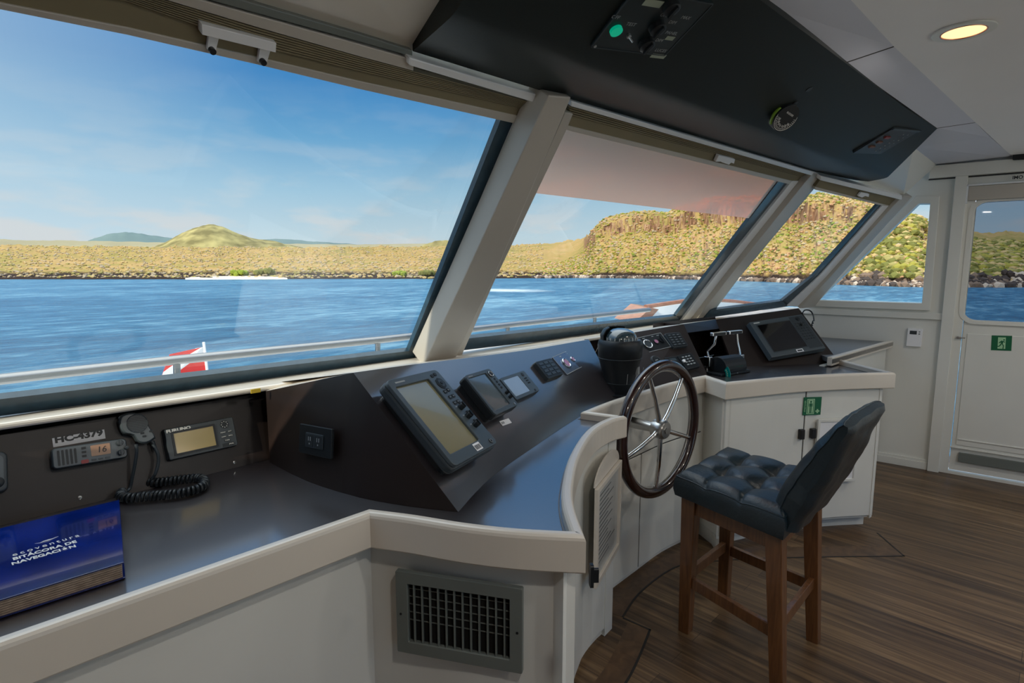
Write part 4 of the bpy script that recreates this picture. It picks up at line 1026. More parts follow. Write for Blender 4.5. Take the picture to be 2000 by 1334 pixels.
# measured on the photograph: vent outline on the cabinet face
nv, dv_ = plane3((pv[2][0], pv[2][1], 0), (pv[-4][0], pv[-4][1], 0), (pv[2][0], pv[2][1], 1))
Mv, Wv, Hv = frame_on(nv, dv_ + 0.030, (773, 1113), (1021, 1149), (781, 1271))
t = thing('air_vent', 'grey metal air vent grille with upright slats in the cream cabinet', 'vent', M=Mv)
fw_ = 0.030
MB().ring(rrect(-Wv / 2, -Hv / 2, Wv / 2, Hv / 2, .003, 2), rrect(-Wv / 2 + fw_, -Hv / 2 + fw_, Wv / 2 - fw_, Hv / 2 - fw_, .002, 2), -0.010, 0.004).build('frame', M_grill, t, 0.0015)
MB().box((-Wv / 2 + fw_ - .002, -Hv / 2 + fw_ - .002, -0.011), (Wv / 2 - fw_ + .002, Hv / 2 - fw_ + .002, -0.0095)).build('backing', M_dark, t)
for i in range(12):
    x = -Wv / 2 + fw_ + (i + 0.75) * (Wv - 2 * fw_) / 12.4
    MB().box((x - .0016, -Hv / 2 + fw_, -0.006), (x + .0016, Hv / 2 - fw_, 0.001)).build('upright_slat', M_grill, t)
for i in range(5):
    y = Hv / 2 - fw_ - (i + 0.8) * (Hv - 2 * fw_) * 0.135
    MB().box((-Wv / 2 + fw_, y - .0008, -0.0094), (Wv / 2 - fw_, y + .0008, -0.0065)).build('cross_slat', M_grill, t)
for x in (-1, 1): MB().cyl((x * (Wv / 2 - .012), -.004, .004), (x * (Wv / 2 - .012), -.004, .0052), .003).build('screw', M_blk, t)

# ---------------------------------------------------------------- dashboard: curved sloping panels
GEN = [((895, 1000), (690, 728)), ((960, 932), (790, 714)), ((1050, 868), (930, 697)), ((1130, 815), (1040, 682)), ((1206, 772), (1150, 663))]
AZ = [-28, -22, -12, -6, 0]
def nrm_(s, az):
    t_ = R(s); a_ = R(az); return np.array((-math.sin(t_) * math.sin(a_), -math.sin(t_) * math.cos(a_), math.cos(t_)))
GB = [onZ(b[0], b[1], 0.8905) for b, t_ in GEN]
GT = [at(t_[0], t_[1], nrm_(45, az), nrm_(45, az) @ B) for (b, t_), B, az in zip(GEN, GB, AZ)]
R0B = onZ(1262, 762, .8905); R1B = onZ(1385, 740, .8905)
nR = nrm_(45, 18); dR_ = nR @ R1B
R0T = at(1222, 652, nR, dR_); R1T = at(1335, 633, nR, dR_)
W0B = onZ(1440, 748, .8905); W1B = onZ(1640, 709, .8905)
nW, dW = plane3(W0B, W1B, W0B + np.cross(nrm_(46, 39), (W1B - W0B) / np.linalg.norm(W1B - W0B)))
nW = nrm_(46, 36); dW = nW @ W1B
W0B = at(1443, 742, nW, dW); W0B = W0B + (W0B - at(1430, 715, nW, dW)) * 0.0
W0T = at(1398, 624, nW, dW); W1T = at(1560, 602, nW, dW)
ds = thing('dashboard', 'dark brown sloping dashboard panels set between the worktop and the windscreen', 'dashboard', (2.3, 1.6, 0.89))
def shell(name, quads, th, par, m=M_lam, mb=None):
    mb = mb or MB()
    for q in quads:
        q = [np.array(p) for p in q]; n = np.cross(q[1] - q[0], q[3] - q[0]); n /= np.linalg.norm(n)
        if n @ (CAM - q[0]) < 0: n = -n
        mb.hexa(q, [p - n * th for p in q])
    return part(mb, name, m, par)
# subdivide the curved centre panel along its run
def cr(P, k): return [np.array(p) for p in smooth3(P, k)]
def smooth3(P, k):
    out = []; P = [np.array(p, float) for p in P]
    for i in range(len(P) - 1):
        p0 = P[max(i - 1, 0)]; p1 = P[i]; p2 = P[i + 1]; p3 = P[min(i + 2, len(P) - 1)]
        for j in range(k):
            t_ = j / k; out.append(0.5 * ((2 * p1) + (-p0 + p2) * t_ + (2 * p0 - 5 * p1 + 4 * p2 - p3) * t_ * t_ + (-p0 + 3 * p1 - 3 * p2 + p3) * t_ ** 3))
    out.append(P[-1]); return out
cb = cr(GB, 5); ct = cr(GT, 5)
m = MB(); N = len(cb)
m.add(list(cb) + list(ct), [(i, i + 1, N + i + 1, N + i) for i in range(N - 1)], True)
# thickness skirt downwards so the panel is a solid wedge
bk = [np.array([p[0], p[1], 0.8915]) + np.array([0, 0, 0]) for p in ct]
m.add(list(ct) + bk, [(i, i + 1, N + i + 1, N + i) for i in range(N - 1)])
m.add(list(cb) + bk, [(i, i + 1, N + i + 1, N + i) for i in range(N - 1)])
part(m, 'centre_panel', M_lamtop, ds)
ledge = MB(); ledge.add([p + np.array([0, 0, .0]) for p in ct] + [np.array([p[0] + 0.02 * (i / N), 1.94, 1.10]) for i, p in enumerate(ct)], [(i, i + 1, N + i + 1, N + i) for i in range(N - 1)])
part(ledge, 'rear_ledge', M_cream, ds)
# left side face (upright, curved along the worktop)
sb_ = [onZ(x, y, .8905) for x, y in ((527, 903), (600, 940), (700, 971), (800, 989), (895, 1000))]
sb_ = smooth3(sb_, 3); A0 = sb_[0]; A1 = sb_[-1]
nS, dS = plane3(A0, A1, A0 + np.array([0, 0, 1.0]))
st_ = []
apx = GT[0]
ia = next(i for i, p in enumerate(sb_) if p[1] < apx[1])
w = (sb_[ia - 1][1] - apx[1]) / (sb_[ia - 1][1] - sb_[ia][1]); sb_.insert(ia, sb_[ia - 1] * (1 - w) + sb_[ia] * w)
for i, p in enumerate(sb_):
    if i < ia:
        k = (sb_[0][1] - p[1]) / (sb_[0][1] - apx[1]); q = at(490 + 200 * (k ** 1.0), 770 - 42 * k, nS, dS)
        # run evenly towards the apex
        lo_, hi_ = 0.0, 1.0
        for _ in range(30):
            md = (lo_ + hi_) / 2; q = at(490 + 200 * md, 770 - 42 * md, nS, dS)
            if q[1] > p[1]: lo_ = md
            else: hi_ = md
        k2 = max(0.0, (k - .5) * 2); st_.append(q * (1 - k2) + np.array([q[0] + (apx[0] - at(690, 728, nS, dS)[0]), q[1], q[2]]) * k2)
    elif i == ia: st_.append(apx.copy())
    else:
        w = (p[1] - A1[1]) / (apx[1] - A1[1]); st_.append(GB[0] * (1 - w) + apx * w)
N2 = len(sb_); m = MB(); m.add(list(sb_) + list(st_), [(i, i + 1, N2 + i + 1, N2 + i) for i in range(N2 - 1)], True)
part(m, 'side_panel', M_lam, ds)
m = MB(); ns_ = ia + 1; m.add(list(st_[:ns_]) + [np.array([p[0] + .22, 1.93, 1.108]) for p in st_[:ns_]], [(i, i + 1, ns_ + i + 1, ns_ + i) for i in range(ia)])
part(m, 'rear_ledge', M_cream, ds)
# panel right of the compass, strip over the niche, right wing panel
shell('gauge_panel', [(R0B, R1B, R1T, R0T)], 0.012, ds)
L_ = lambda a, b, t_: np.array(a) * (1 - t_) + np.array(b) * t_
n1 = at(1335, 651, nR, dR_); n2 = at(1416, 643, nW, dW); W0n = L_(W0T, W0B, 0.16)
shell('niche_header', [(n1, W0n, W0T, R1T)], 0.012, ds)
shell('wing_panel', [(W0B, W1B, W1T, W0T)], 0.014, ds)
up3 = np.array([0, 0, 1.0])
# niche: side cheeks, back
bkR = np.array([R1B[0] + 0.10, 1.72, 0]); bkW = np.array([W0B[0] + 0.42, 1.66, 0])
m = MB()
def quad(mb, pts): mb.add(pts, [(0, 1, 2, 3)])
quad(m, [R1B, R1T, np.array([R1T[0] + .08, 1.72, R1T[2] - .01]), np.array([bkR[0], 1.72, .8905])])
quad(m, [np.array([bkR[0], 1.72, .8905]), np.array([bkR[0], 1.72, 1.16]), np.array([bkW[0], 1.66, 1.16]), np.array([bkW[0], 1.66, .8905])])
quad(m, [W0B, W0T, np.array([bkW[0], 1.66, W0T[2] - .01]), np.array([bkW[0], 1.66, .8905])])
part(m, 'niche_wall', M_lam, ds)
m = MB()
quad(m, [R0T, R1T, np.array([R1T[0], 1.93, 1.10]), np.array([R0T[0], 1.93, 1.10])])
quad(m, [R1T, W0T, np.array([W0T[0] + .25, 1.90, 1.10]), np.array([R1T[0], 1.93, 1.10])])
quad(m, [W0T, W1T, np.array([4.9, 1.62, 1.14]), np.array([W0T[0] + .25, 1.90, 1.10])])
part(m, 'rear_ledge', M_cream, ds)
m = MB(); quad(m, [W1B, W1T, np.array([4.9, 1.60, 1.13]), np.array([4.9, 1.60, .6])]); quad(m, [W1B, np.array([4.9, 1.60, .6]), np.array([4.9, 1.6, .55]), W1B - up3 * .03])
part(m, 'end_panel', M_lam, ds)
# compass niche behind the binnacle
m = MB()
quad(m, [GB[-1], GT[-1], np.array([GT[-1][0], 1.80, GT[-1][2]]), np.array([GB[-1][0], 1.80, .8905])])
quad(m, [np.array([GB[-1][0], 1.80, .8905]), np.array([GT[-1][0], 1.80, 1.13]), np.array([R0T[0], 1.80, 1.14]), np.array([R0B[0], 1.80, .8905])])
quad(m, [R0B, R0T, np.array([R0T[0], 1.80, R0T[2]]), np.array([R0B[0], 1.80, .8905])])
part(m, 'compass_niche', M_lam, ds)
# left backboard (leans back)
nB = np.array([0, -math.sin(R(72)), math.cos(R(72))]); dB = nB @ np.array([0.3, 1.765, 0.8905])
def onB(x, y, off=0.0): return at(x, y, nB, dB + off)
bA = np.array([-0.6, 1.765, .8905]); bB = np.array([0.86, 1.765, .8905]); tp = np.array([0, 0.20 / math.tan(R(72)), 0.203])
shell('backboard', [(bA, bB, bB + tp + np.array([-.02, 0, 0]), bA + tp)], 0.012, ds)
for px, py in ((156, 972), (458, 903)):
    p = onB(px, py, 0.0005); m = MB().lathe([(0.0048, 0), (0.0048, 0.0012), (0.003, 0.0022), (0.0001, 0.0022)], p, 14, ax=nB)
    s_ = part(m, 'screw', M_steel, ds)
    m = MB(); u = np.array([1, 0, 0]); v = np.cross(nB, u)
    for a_, b_ in ((u, v), (v, u)):
        q = [p + nB * .0023 + a_ * .0028 * i + b_ * .0006 * j for i, j in ((-1, -1), (1, -1), (1, 1), (-1, 1))]; m.hexa(q, [x + nB * .0003 for x in q])
    part(m, 'screw_slot', M_blk, s_)
# yellow tape scrap at the sill
p = onY(500, 763, 1.712)
o = MB().box((-0.016, -0.004, -0.006), (0.012, 0.0, 0.006)).build('tape_scrap', mat('yellow_tape', (0.6, 0.42, 0.03), 0.6)); o.location = V(p); tag(o, 'small scrap of yellow tape stuck under the window sill', 'tape')

# small counter against the starboard wall behind the right wing
cz = 0.95
q0 = np.array([5.07, onW(1745, 662)[1], cz]); 
cA = onW(1747, 663, 0.004); cA = onZ(1745, 663, cz); cA = np.array([5.055, cA[1] * 5.055 / cA[0], cz]); cB = onZ(1626, 698, cz)
t = thing('corner_counter', 'low white counter with grey top in the corner behind the console', 'counter', (4.6, 1.1, 0))
q = [np.array([4.98, 1.55, cz]), np.array([4.45, 1.35, cz]), np.array([cB[0] * 1.0, cB[1], cz]), cA]
part(MB().hexa([p - np.array([0, 0, .04]) for p in q], [p - np.array([0, 0, .012]) for p in q]), 'countertop', mat('grey_countertop', (0.14, 0.15, 0.16), 0.4), t)
d = (cA - cB) / np.linalg.norm(cA - cB); nn = np.array([d[1], -d[0], 0])
lq = [cB, cA, cA + np.array([0, .03, 0]), cB + np.array([0, .03, 0])]
part(MB().hexa([p - np.array([0, 0, .055]) for p in lq], lq), 'edge_lip', M_cream, t, 0.005)
bq = [cB + np.array([0, .04, 0]), cA + np.array([-.002, .04, 0]), cA + np.array([-.002, .07, 0]), cB + np.array([0, .07, 0])]
part(MB().hexa([p - np.array([0, 0, cz]) for p in bq], [p - np.array([0, 0, .056]) for p in bq]), 'front_panel', M_white, t)
yb = bq[0][1]
k = [onY(x, y, yb - .004 + 0.0) for x, y in ((1690, 712), (1727, 697), (1727, 725), (1690, 730))]
fr_ = part(MB().hexa([p for p in k], [p + np.array([0, .003, 0]) for p in k]), 'recessed_opening', mat('dark_grey_opening', (0.06, 0.065, 0.06), 0.6), t)

# floor border with black inlay line
def fl_(L): return [tuple(onZ(x, y, 0.0)[:2]) for x, y in L]
pA = smooth(fl_([(1150, 1440), (1185, 1390), (1225, 1334), (1248, 1290), (1272, 1230)]), 4)
pB = smooth(fl_([(1218, 1206), (1250, 1160), (1300, 1120), (1340, 1103), (1400, 1097), (1480, 1092), (1600, 1089), (1768, 1087)]), 4)
m = MB(); strip(pA, offset(pA, 0.009), 0.0003, 0.0014, m); strip(pB, offset(pB, 0.009), 0.0003, 0.0014, m)
kk = [pA[-1], pB[0]]; strip(kk, offset(kk, 0.009), 0.0003, 0.0014, m)
o = m.build('trim_40', M_inlay); struct(o)
m = MB(); strip(offset(pB, 0.0095), offset(pB, 0.115), 0.0002, 0.0010, m); o = m.build('trim_41', M_border); struct(o)
m = MB(); strip(offset(pA, 0.0095), offset(pA, 0.10), 0.0002, 0.0009, m); o = m.build('trim_43', M_border); struct(o)
k = fl_([(1768, 1087), (1715, 1041)]); m = MB(); strip(k, offset(k, 0.009), 0.0003, 0.0014, m); o = m.build('trim_42', M_inlay); struct(o)

# ================================================================ INSTRUMENTS
def fit(o, w_):
    xs = [v.co.x for v in o.data.vertices]; o.scale.x = w_ / (max(xs) - min(xs))
def disc(mb, x, y, r, z0, z1, n=20, T=None): return mb.prism(circ(x, y, r, n), z0, z1, T=T)
def keys(par, L, m=M_key, name='button', z0=0.0, h=0.0022, lm=None):
    """every key a part of its own; L: (x, y, w, h, r)"""
    out = []
    for (x, y, w, hh, r) in L:
        out.append(MB().rbox(x - w / 2, y - hh / 2, x + w / 2, y + hh / 2, z0 - 0.0005, z0 + h, r, taper=0.0006, seg=3).build(name, m, par))
        if lm: MB().box((x - w * .22, y - hh * .08, z0 + h), (x + w * .22, y + hh * .08, z0 + h + .0002)).build('legend', lm, out[-1])
    return out
def knob(par, x, y, r, z0, h, m=M_blk, name='knob', ridge=True):
    o = MB().lathe([(r, z0), (r * 0.96, z0 + h * 0.85), (r * 0.8, z0 + h), (0.0001, z0 + h)], (x, y, 0), 20).build(name, m, par)
    if ridge: MB().rbox(x - r * .22, y - r * 1.05, x + r * .22, y + r * 1.05, z0 + h * .5, z0 + h * 1.25, r * .2).build('grip', m, o)
    return o

# ---- large display on the centre panel
nA, dA = plane3(GB[0], GB[2], (GT[0] + GT[1]) / 2)
nA, dA = plane3(cb[1], cb[8], (ct[4]))
TT = 0.060
MA, W, H = frame_on(nA, dA, (752, 744), (853, 721), (886, 912), TT)
_, W2_, _ = frame_on(nA, dA, (752, 744), (853, 721), (886, 912), TT)
# bottom edge measured too, to average the width
pbl = at(886, 912, nA, dA + TT); pbr = at(972, 868, nA, dA + TT); W = (W + np.linalg.norm(pbr - pbl)) / 2
t = thing('chartplotter', 'largest of the instruments on the sloping dashboard, grey display with olive screen and barcode sticker', 'display', M=MA)
MB().rbox(-W / 2 + .012, -H / 2 + .012, W / 2 - .012, H / 2 - .012, -0.02, 0.022, 0.02).build('mounting_base', M_blk, t)
MB().rbox(-W / 2 - .004, -H / 2 - .004, W / 2 + .004, H / 2 + .004, 0.022, 0.048, 0.022, seg=6).build('housing', M_dgrey, t, 0.006)
sx0, sx1 = -W / 2 + 0.020, -W / 2 + 0.020 + W * 0.635; sy0, sy1 = -H / 2 + 0.034, H / 2 - 0.026
MB().ring(rrect(-W / 2, -H / 2, W / 2, H / 2, .016, 5), rrect(sx0, sy0, sx1, sy1, .003, 5), 0.0485, TT).build('front_bezel', M_mgrey, t, 0.002)
MB().box((sx0 - .001, sy0 - .001, 0.0487), (sx1 + .001, sy1 + .001, 0.053)).build('screen', M_lcd, t)
kx = (sx1 + W / 2) / 2 + 0.001
keys(t, [(kx - .013, H / 2 - .020, .014, .012, .004), (kx + .006, H / 2 - .017, .014, .012, .004)], z0=TT)
c = MB().prism(circ(kx, H / 2 - 0.052, 0.021, 8, .021), TT - .0005, TT + .002).build('cursor_pad', M_key, t); disc(MB(), kx, H / 2 - .052, .013, TT + .002, TT + .0035).build('pad_ring', M_dgrey, c); disc(MB(), kx, H / 2 - .052, .006, TT + .0035, TT + .005).build('pad_centre', M_key, c)
ky = [(kx - .013, H / 2 - .083), (kx + .008, H / 2 - .080), (kx - .011, H / 2 - .105), (kx + .009, H / 2 - .104), (kx - .011, H / 2 - .127), (kx + .009, H / 2 - .126)]
keys(t, [(x, y, .015, .013, .003) for x, y in ky], z0=TT, lm=M_dim)
for i, y in enumerate((H / 2 - .148, H / 2 - .182, H / 2 - .216)):
    if y > -H / 2 + .03:
        knob(t, kx - .004, y, .0095, TT, .016); keys(t, [(kx + .013, y + .014, .012, .010, .003)], z0=TT)
        MB().box((kx - .022, y + .006, TT), (kx - .014, y + .010, TT + .0003)).build('legend', M_dim, t)
c = MB().lathe([(.008, TT), (.008, TT + .002), (.006, TT + .0025), (.0001, TT + .0025)], (kx + .008, -H / 2 + .014, 0)).build('power_button', M_key, t); MB().torus((kx + .008, -H / 2 + .014, TT + .0025), (0, 0, 1), .006, .0008, 20, 6).build('button_ring', M_dim, c)
lbl = MB().box((sx1 - .050, -H / 2 + .006, TT + .0004), (sx1 - .014, -H / 2 + .030, TT + .0008)).build('barcode_sticker', M_paper, t)
m = MB(); random.seed(4); x = sx1 - .047
while x < sx1 - .018:
    w = random.uniform(.0006, .0018); m.box((x, -H / 2 + .010, TT + .0009), (x + w, -H / 2 + .024, TT + .0011)); x += w + random.uniform(.0007, .0016)
m.build('barcode', M_blk, lbl)
MB().box((-W / 2 + .03, H / 2 - .016, TT), (-W / 2 + .075, H / 2 - .011, TT + .0003)).build('badge', M_dim, t)

# ---- second display
n2_, d2_ = plane3(cb[7], cb[12], ct[10]); T2_ = 0.055
M2, W, H = frame_on(n2_, d2_, (908, 733), (955, 719), (966, 812), T2_)
pbr = at(1012, 787, n2_, d2_ + T2_); pbl = at(966, 812, n2_, d2_ + T2_); W = (W + np.linalg.norm(pbr - pbl)) / 2
t = thing('radar_display', 'middle display on the sloping dashboard, deep black housing with a dark blank screen', 'display', M=M2)
MB().rbox(-W / 2 + .008, -H / 2 + .008, W / 2 - .008, H / 2 - .008, -0.03, 0.020, .010).build('mounting_base', M_blk, t)
MB().rbox(-W / 2, -H / 2, W / 2, H / 2, 0.020, T2_ - .008, .012).build('housing', M_blk, t, .004)
sx0, sx1, sy0, sy1 = -W / 2 + .012, -W / 2 + W * .74, -H / 2 + .016, H / 2 - .014
MB().ring(rrect(-W / 2 + .001, -H / 2 + .001, W / 2 - .001, H / 2 - .001, .012, 4), rrect(sx0, sy0, sx1, sy1, .003, 4), T2_ - .0078, T2_).build('front_bezel', M_mgrey, t, .0015)
MB().box((sx0 - .001, sy0 - .001, T2_ - .0076), (sx1 + .001, sy1 + .001, T2_ - .004)).build('screen', M_lcd2, t)
kx = (sx1 + W / 2) / 2
c = disc(MB(), kx - .002, H / 2 - .024, .0125, T2_, T2_ + .003, 28).build('rotary_dial', M_key, t); MB().torus((kx - .002, H / 2 - .024, T2_ + .003), (0, 0, 1), .0105, .0014, 28, 8).build('dial_ring', M_steel, c)
for i in range(4): disc(MB(), kx, H / 2 - .046 - i * .0125, .0045, T2_, T2_ + .002, 16).build('button', M_key, t)
for i in range(2): knob(t, kx, -H / 2 + .040 - i * .019 + .016, .0062, T2_, .012)
disc(MB(), kx, -H / 2 + .010, .0045, T2_, T2_ + .002, 16).build('power_button', M_steel, t)
MB().box((sx0 + .004, sy1 + .003, T2_), (sx0 + .03, sy1 + .006, T2_ + .0003)).build('badge', M_dim, t)
# sticker below it
Ms, Ws, Hs = frame_on(n2_, d2_, (975, 823), (993, 817), (979, 833), 0.0005)
o = MB().box((-Ws / 2, -Hs / 2, .0004), (Ws / 2, Hs / 2, .0010)).build('paper_sticker', M_paper); o.matrix_world = Ms; tag(o, 'tiny white barcode sticker on the dashboard under the middle display', 'sticker')
m = MB()
for i in range(7): m.box((-Ws / 2 + .004 + i * .0028, -Hs * .2, .0011), (-Ws / 2 + .0052 + i * .0028, Hs * .25, .0013))
m.build('barcode', M_dgrey, o)

# ---- third small display
n3_, d3_ = plane3(cb[9], cb[14], ct[12]); T3_ = 0.022
M3, W, H = frame_on(n3_, d3_, (975, 739), (1023, 723), (1008, 782), T3_)
t = thing('depth_display', 'small flat display with a pale screen, furthest right of the three dashboard displays', 'display', M=M3)
MB().rbox(-W / 2, -H / 2, W / 2, H / 2, -.01, T3_ - .004, .008).build('housing', M_dgrey, t, .003)
sx0, sx1, sy0, sy1 = -W / 2 + .014, -W / 2 + W * .66, -H / 2 + .014, H / 2 - .012
MB().ring(rrect(-W / 2 + .001, -H / 2 + .001, W / 2 - .001, H / 2 - .001, .008, 4), rrect(sx0, sy0, sx1, sy1, .002, 4), T3_ - .0038, T3_).build('front_bezel', M_mgrey, t, .001)
MB().box((sx0 - .001, sy0 - .001, T3_ - .0036), (sx1 + .001, sy1 + .001, T3_ - .0015)).build('screen', M_lcd3, t)
kx = (sx1 + W / 2) / 2
disc(MB(), kx, H / 2 - .016, .0085, T3_, T3_ + .0015, 20).build('cursor_pad', M_key, t)
keys(t, [(kx + a * .0055, H / 2 - .034 - j * .011, .007, .006, .002) for j in range(3) for a in (-1, 1)], z0=T3_)
disc(MB(), kx + .002, -H / 2 + .009, .005, T3_, T3_ + .0015, 16).build('power_button', M_key, t)

# ---- round-button control plates and keypads
def control_plate(Mx, W, H, label, plate_m, style):
    t = thing('control_plate', label, 'control panel', M=Mx, group=None)
    MB().rbox(-W / 2, -H / 2, W / 2, H / 2, -.004, .004, .004).build('plate', plate_m, t, .0008)
    MB().ring(rrect(-W / 2, -H / 2, W / 2, H / 2, .003, 2), rrect(-W / 2 + .0025, -H / 2 + .0025, W / 2 - .0025, H / 2 - .0025, .002, 2), .0041, .0048).build('border_line', M_dim, t)
    r = min(W, H) * (.25 if style else .23)
    x0 = -W * .22
    c = MB().torus((x0, -H * .02, .0075), (0, 0, 1), r, r * .16, 32, 10).build('chrome_ring', M_chrome, t)
    disc(MB(), x0, -H * .02, r * .9, .004, .0085, 28).build('push_button', M_pink if not style else M_dgrey, c)
    c = MB().torus((W * .12, H * .02, .006), (0, 0, 1), r * .55, r * .1, 24, 8).build('button_ring', M_chrome if not style else M_blk, t)
    disc(MB(), W * .12, H * .02, r * .52, .004, .0075, 24).build('red_button', M_pink, c)
    if style:
        c = disc(MB(), W * .33, H * .04, r * .7, .004, .010, 20).build('rotary_switch', M_blk, t); MB().box((W * .33 - .003, -H * .2, .010), (W * .33 + .003, H * .26, .017)).build('grip', M_blk, c)
    for x, w in ((-W * .22, .02), (W * .12, .014), (W * .33, .018)): MB().box((x - w / 2, H * .36, .0041), (x + w / 2, H * .40, .0045)).build('legend', M_dim, t)
    return t
n4_, d4_ = plane3(cb[13], cb[-2], ct[16])
Mx, W, H = frame_on(n4_, d4_, (1078, 698), (1120, 680), (1104, 734), .003)
control_plate(Mx, W, H, 'reflective control plate with a chrome-ringed button, left of the compass', mat('glossy_steel_plate', (0.16, 0.20, 0.27), 0.22, metal=0.6), 0)
def keypad(Mx, W, H, T_, label, rows, cols, lm):
    t = thing('keypad', label, 'keypad', M=Mx)
    MB().rbox(-W / 2, -H / 2, W / 2, H / 2, -.006, T_, .010, taper=.002).build('housing', M_dgrey, t, .0015)
    MB().rbox(-W / 2 + .006, -H / 2 + .006, W / 2 - .006, H / 2 - .006, T_, T_ + .0008, .006).build('key_field', M_blk, t)
    kw = (W - .02) / cols; kh = (H - .02) / rows
    keys(t, [(-W / 2 + .01 + kw * (i + .5), H / 2 - .01 - kh * (j + .5), kw * .8, kh * .7, .002) for i in range(cols) for j in range(rows)], z0=T_ + .0008, m=M_dgrey, h=.0015, lm=lm)
Mx, W, H = frame_on(n4_, d4_, (1044, 706), (1076, 698), (1066, 742), .016)
keypad(Mx, W, H, .016, 'small dark keypad left of the compass, beside the reflective control plate', 4, 3, None)
Mx, W, H = frame_on(nR, dR_, (1236, 664), (1289, 649), (1251, 692), .003)
MP, WP, HP = Mx, W, H
Mx, W, H = frame_on(nR, dR_, (1240, 661), (1290, 650), (1256, 691), .003)
control_plate(Mx, W, H, 'black control plate with three controls right of the compass', M_blk, 1)
Mx, W, H = frame_on(nR, dR_, (1297, 651), (1327, 648), (1314, 679), .016)
keypad(Mx, W, H, .016, 'small blue-grey keypad between the black control plate and the niche', 5, 3, M_dim)
# round knob instrument and handset below
p = at(1279, 707, nR, dR_); M5 = Matrix.Translation(V(p)) @ MP.to_3x3().to_4x4()
t = thing('alarm_buzzer', 'round black buzzer on the dashboard just above the wheel rim', 'buzzer', M=M5)
MB().lathe([(.034, -.002), (.034, .010), (.030, .016), (.020, .018), (.0001, .018)], (0, 0, 0), 32).build('body', M_blk, t)
MB().torus((0, 0, .016), (0, 0, 1), .027, .0025, 32, 8).build('ring', M_dgrey, t)
MB().box((-.010, -.002, .018), (.010, .002, .0184)).build('legend', M_dim, t)
Mx, W, H = frame_on(nR, dR_, (1322, 694), (1349, 688), (1343, 722), .018)
t = thing('autopilot_remote', 'dark handheld remote with pale keys beside the wheel rim and the niche', 'remote', M=Mx)
MB().rbox(-W / 2, -H / 2, W / 2, H / 2, -.004, .018, .008, taper=.002).build('housing', M_blk, t, .002)
keys(t, [(-W * .22 + i * W * .22, H * .3 - j * H * .17, W * .14, H * .08, .001) for i in range(3) for j in range(4)], z0=.018, m=M_dim)
Mx, W, H = frame_on(nR, dR_, (1297, 698), (1330, 694), (1304, 716), .012)
t = thing('autopilot_control', 'low black autopilot control with a white knob beneath the blue-grey keypad', 'control panel', M=Mx)
MB().rbox(-W / 2, -H / 2, W / 2, H / 2, -.004, .012, .005, taper=.002).build('housing', M_blk, t, .002)
MB().box((-W * .3, 0, .012), (W * .1, H * .3, .0125)).build('display_window', M_lcd2, t)
lab(MB().lathe([(.010, .012), (.009, .024), (.0001, .025)], (W * .38, -H * .22, 0)).build('knob', M_paper, t), 'white knob')

# ---- compass binnacle
cxy = onZ(1209, 764, .8915); q = cxy / 1.0
CX, CY = 2.20, 1.395
s_ = math.hypot(cxy[0], cxy[1]); 
t = thing('steering_compass', 'black domed steering compass standing ahead of the wheel', 'compass', (cxy[0] * 0.985, cxy[1] * 0.985, .8915))
rs = 1.0
MB().lathe([(.060, 0), (.062, .012), (.066, .045), (.082, .10), (.099, .165), (.101, .170), (.101, .176), (.104, .180), (.107, .235), (.104, .252), (.096, .262), (.080, .262), (.0001, .255)], (0, 0, 0), 48).build('housing', M_blk, t)
MB().torus((0, 0, .175), (0, 0, 1), .1025, .0018, 48, 8).build('band', M_dgrey, t); MB().torus((0, 0, .055), (0, 0, 1), .0695, .0015, 48, 8).build('band', M_dgrey, t)
MB().lathe([(.080, .2625), (.079, .272), (.072, .288), (.058, .302), (.036, .312), (.012, .316), (.0001, .316)], (0, 0, 0), 40).build('glass_dome', mat('smoked_dome', (0.03, 0.05, 0.06), 0.04, spec=0.8, coat=1.0), t)
m = MB()
for i in range(9):
    a = R(-60 + i * 15 + 180 + 45); m.box((-.0012, -.0012, .262), (.0012, .0012, .275), T=Matrix.Rotation(a, 4, 'Z') @ Matrix.Translation((.083, 0, 0)))
m.build('card_marks', M_legend, t)
# hood over the far side
hp = []
for i in range(13):
    a = R(10 + i * 160 / 12); hp.append(Vector((math.cos(a) * .088, math.sin(a) * .088 * .9, .262 + .03 * 0)))
m = MB(); NN = 14; ring1 = [];
for i in range(NN + 1):
    a = R(20 + 140 * i / NN)
    for r_, z in ((.094, .258), (.096, .285), (.080, .312), (.060, .322), (.058, .318), (.077, .308), (.091, .283), (.089, .258)): ring1.append((math.cos(a) * r_, math.sin(a) * r_, z))
fs = [(i * 8 + k, (i + 1) * 8 + k, (i + 1) * 8 + (k + 1) % 8, i * 8 + (k + 1) % 8) for i in range(NN) for k in range(8)] + [tuple(range(8)), tuple(range(NN * 8, NN * 8 + 8))]
h_ = m.add(ring1, fs, True).build('hood', M_blk, t); h_.rotation_euler = (0, 0, R(-5))
w_ = Matrix.Rotation(R(-75), 4, 'Z')
lab(MB().box((.083, -.016, .10), (.094, .016, .135), T=w_ @ Matrix.Translation((.0, 0, 0))).build('label_plate', M_dim, t), 'grey maker plate')
MB().tube([(.108 * math.cos(R(-62)), .108 * math.sin(R(-62)), .06), (.112 * math.cos(R(-62)), .112 * math.sin(R(-62)), .13)], .002, 8).build('clamp_screw', M_steel, t)
MB().tube([(.090 * math.cos(R(-125)), .090 * math.sin(R(-125)), .06), (.099 * math.cos(R(-125)), .099 * math.sin(R(-125)), .11)], .0015, 8).build('clamp_screw', M_steel, t)
MB().prism(circ(0, 0, .10, 40), -.0, .006).build('base_flange', M_blk, t)

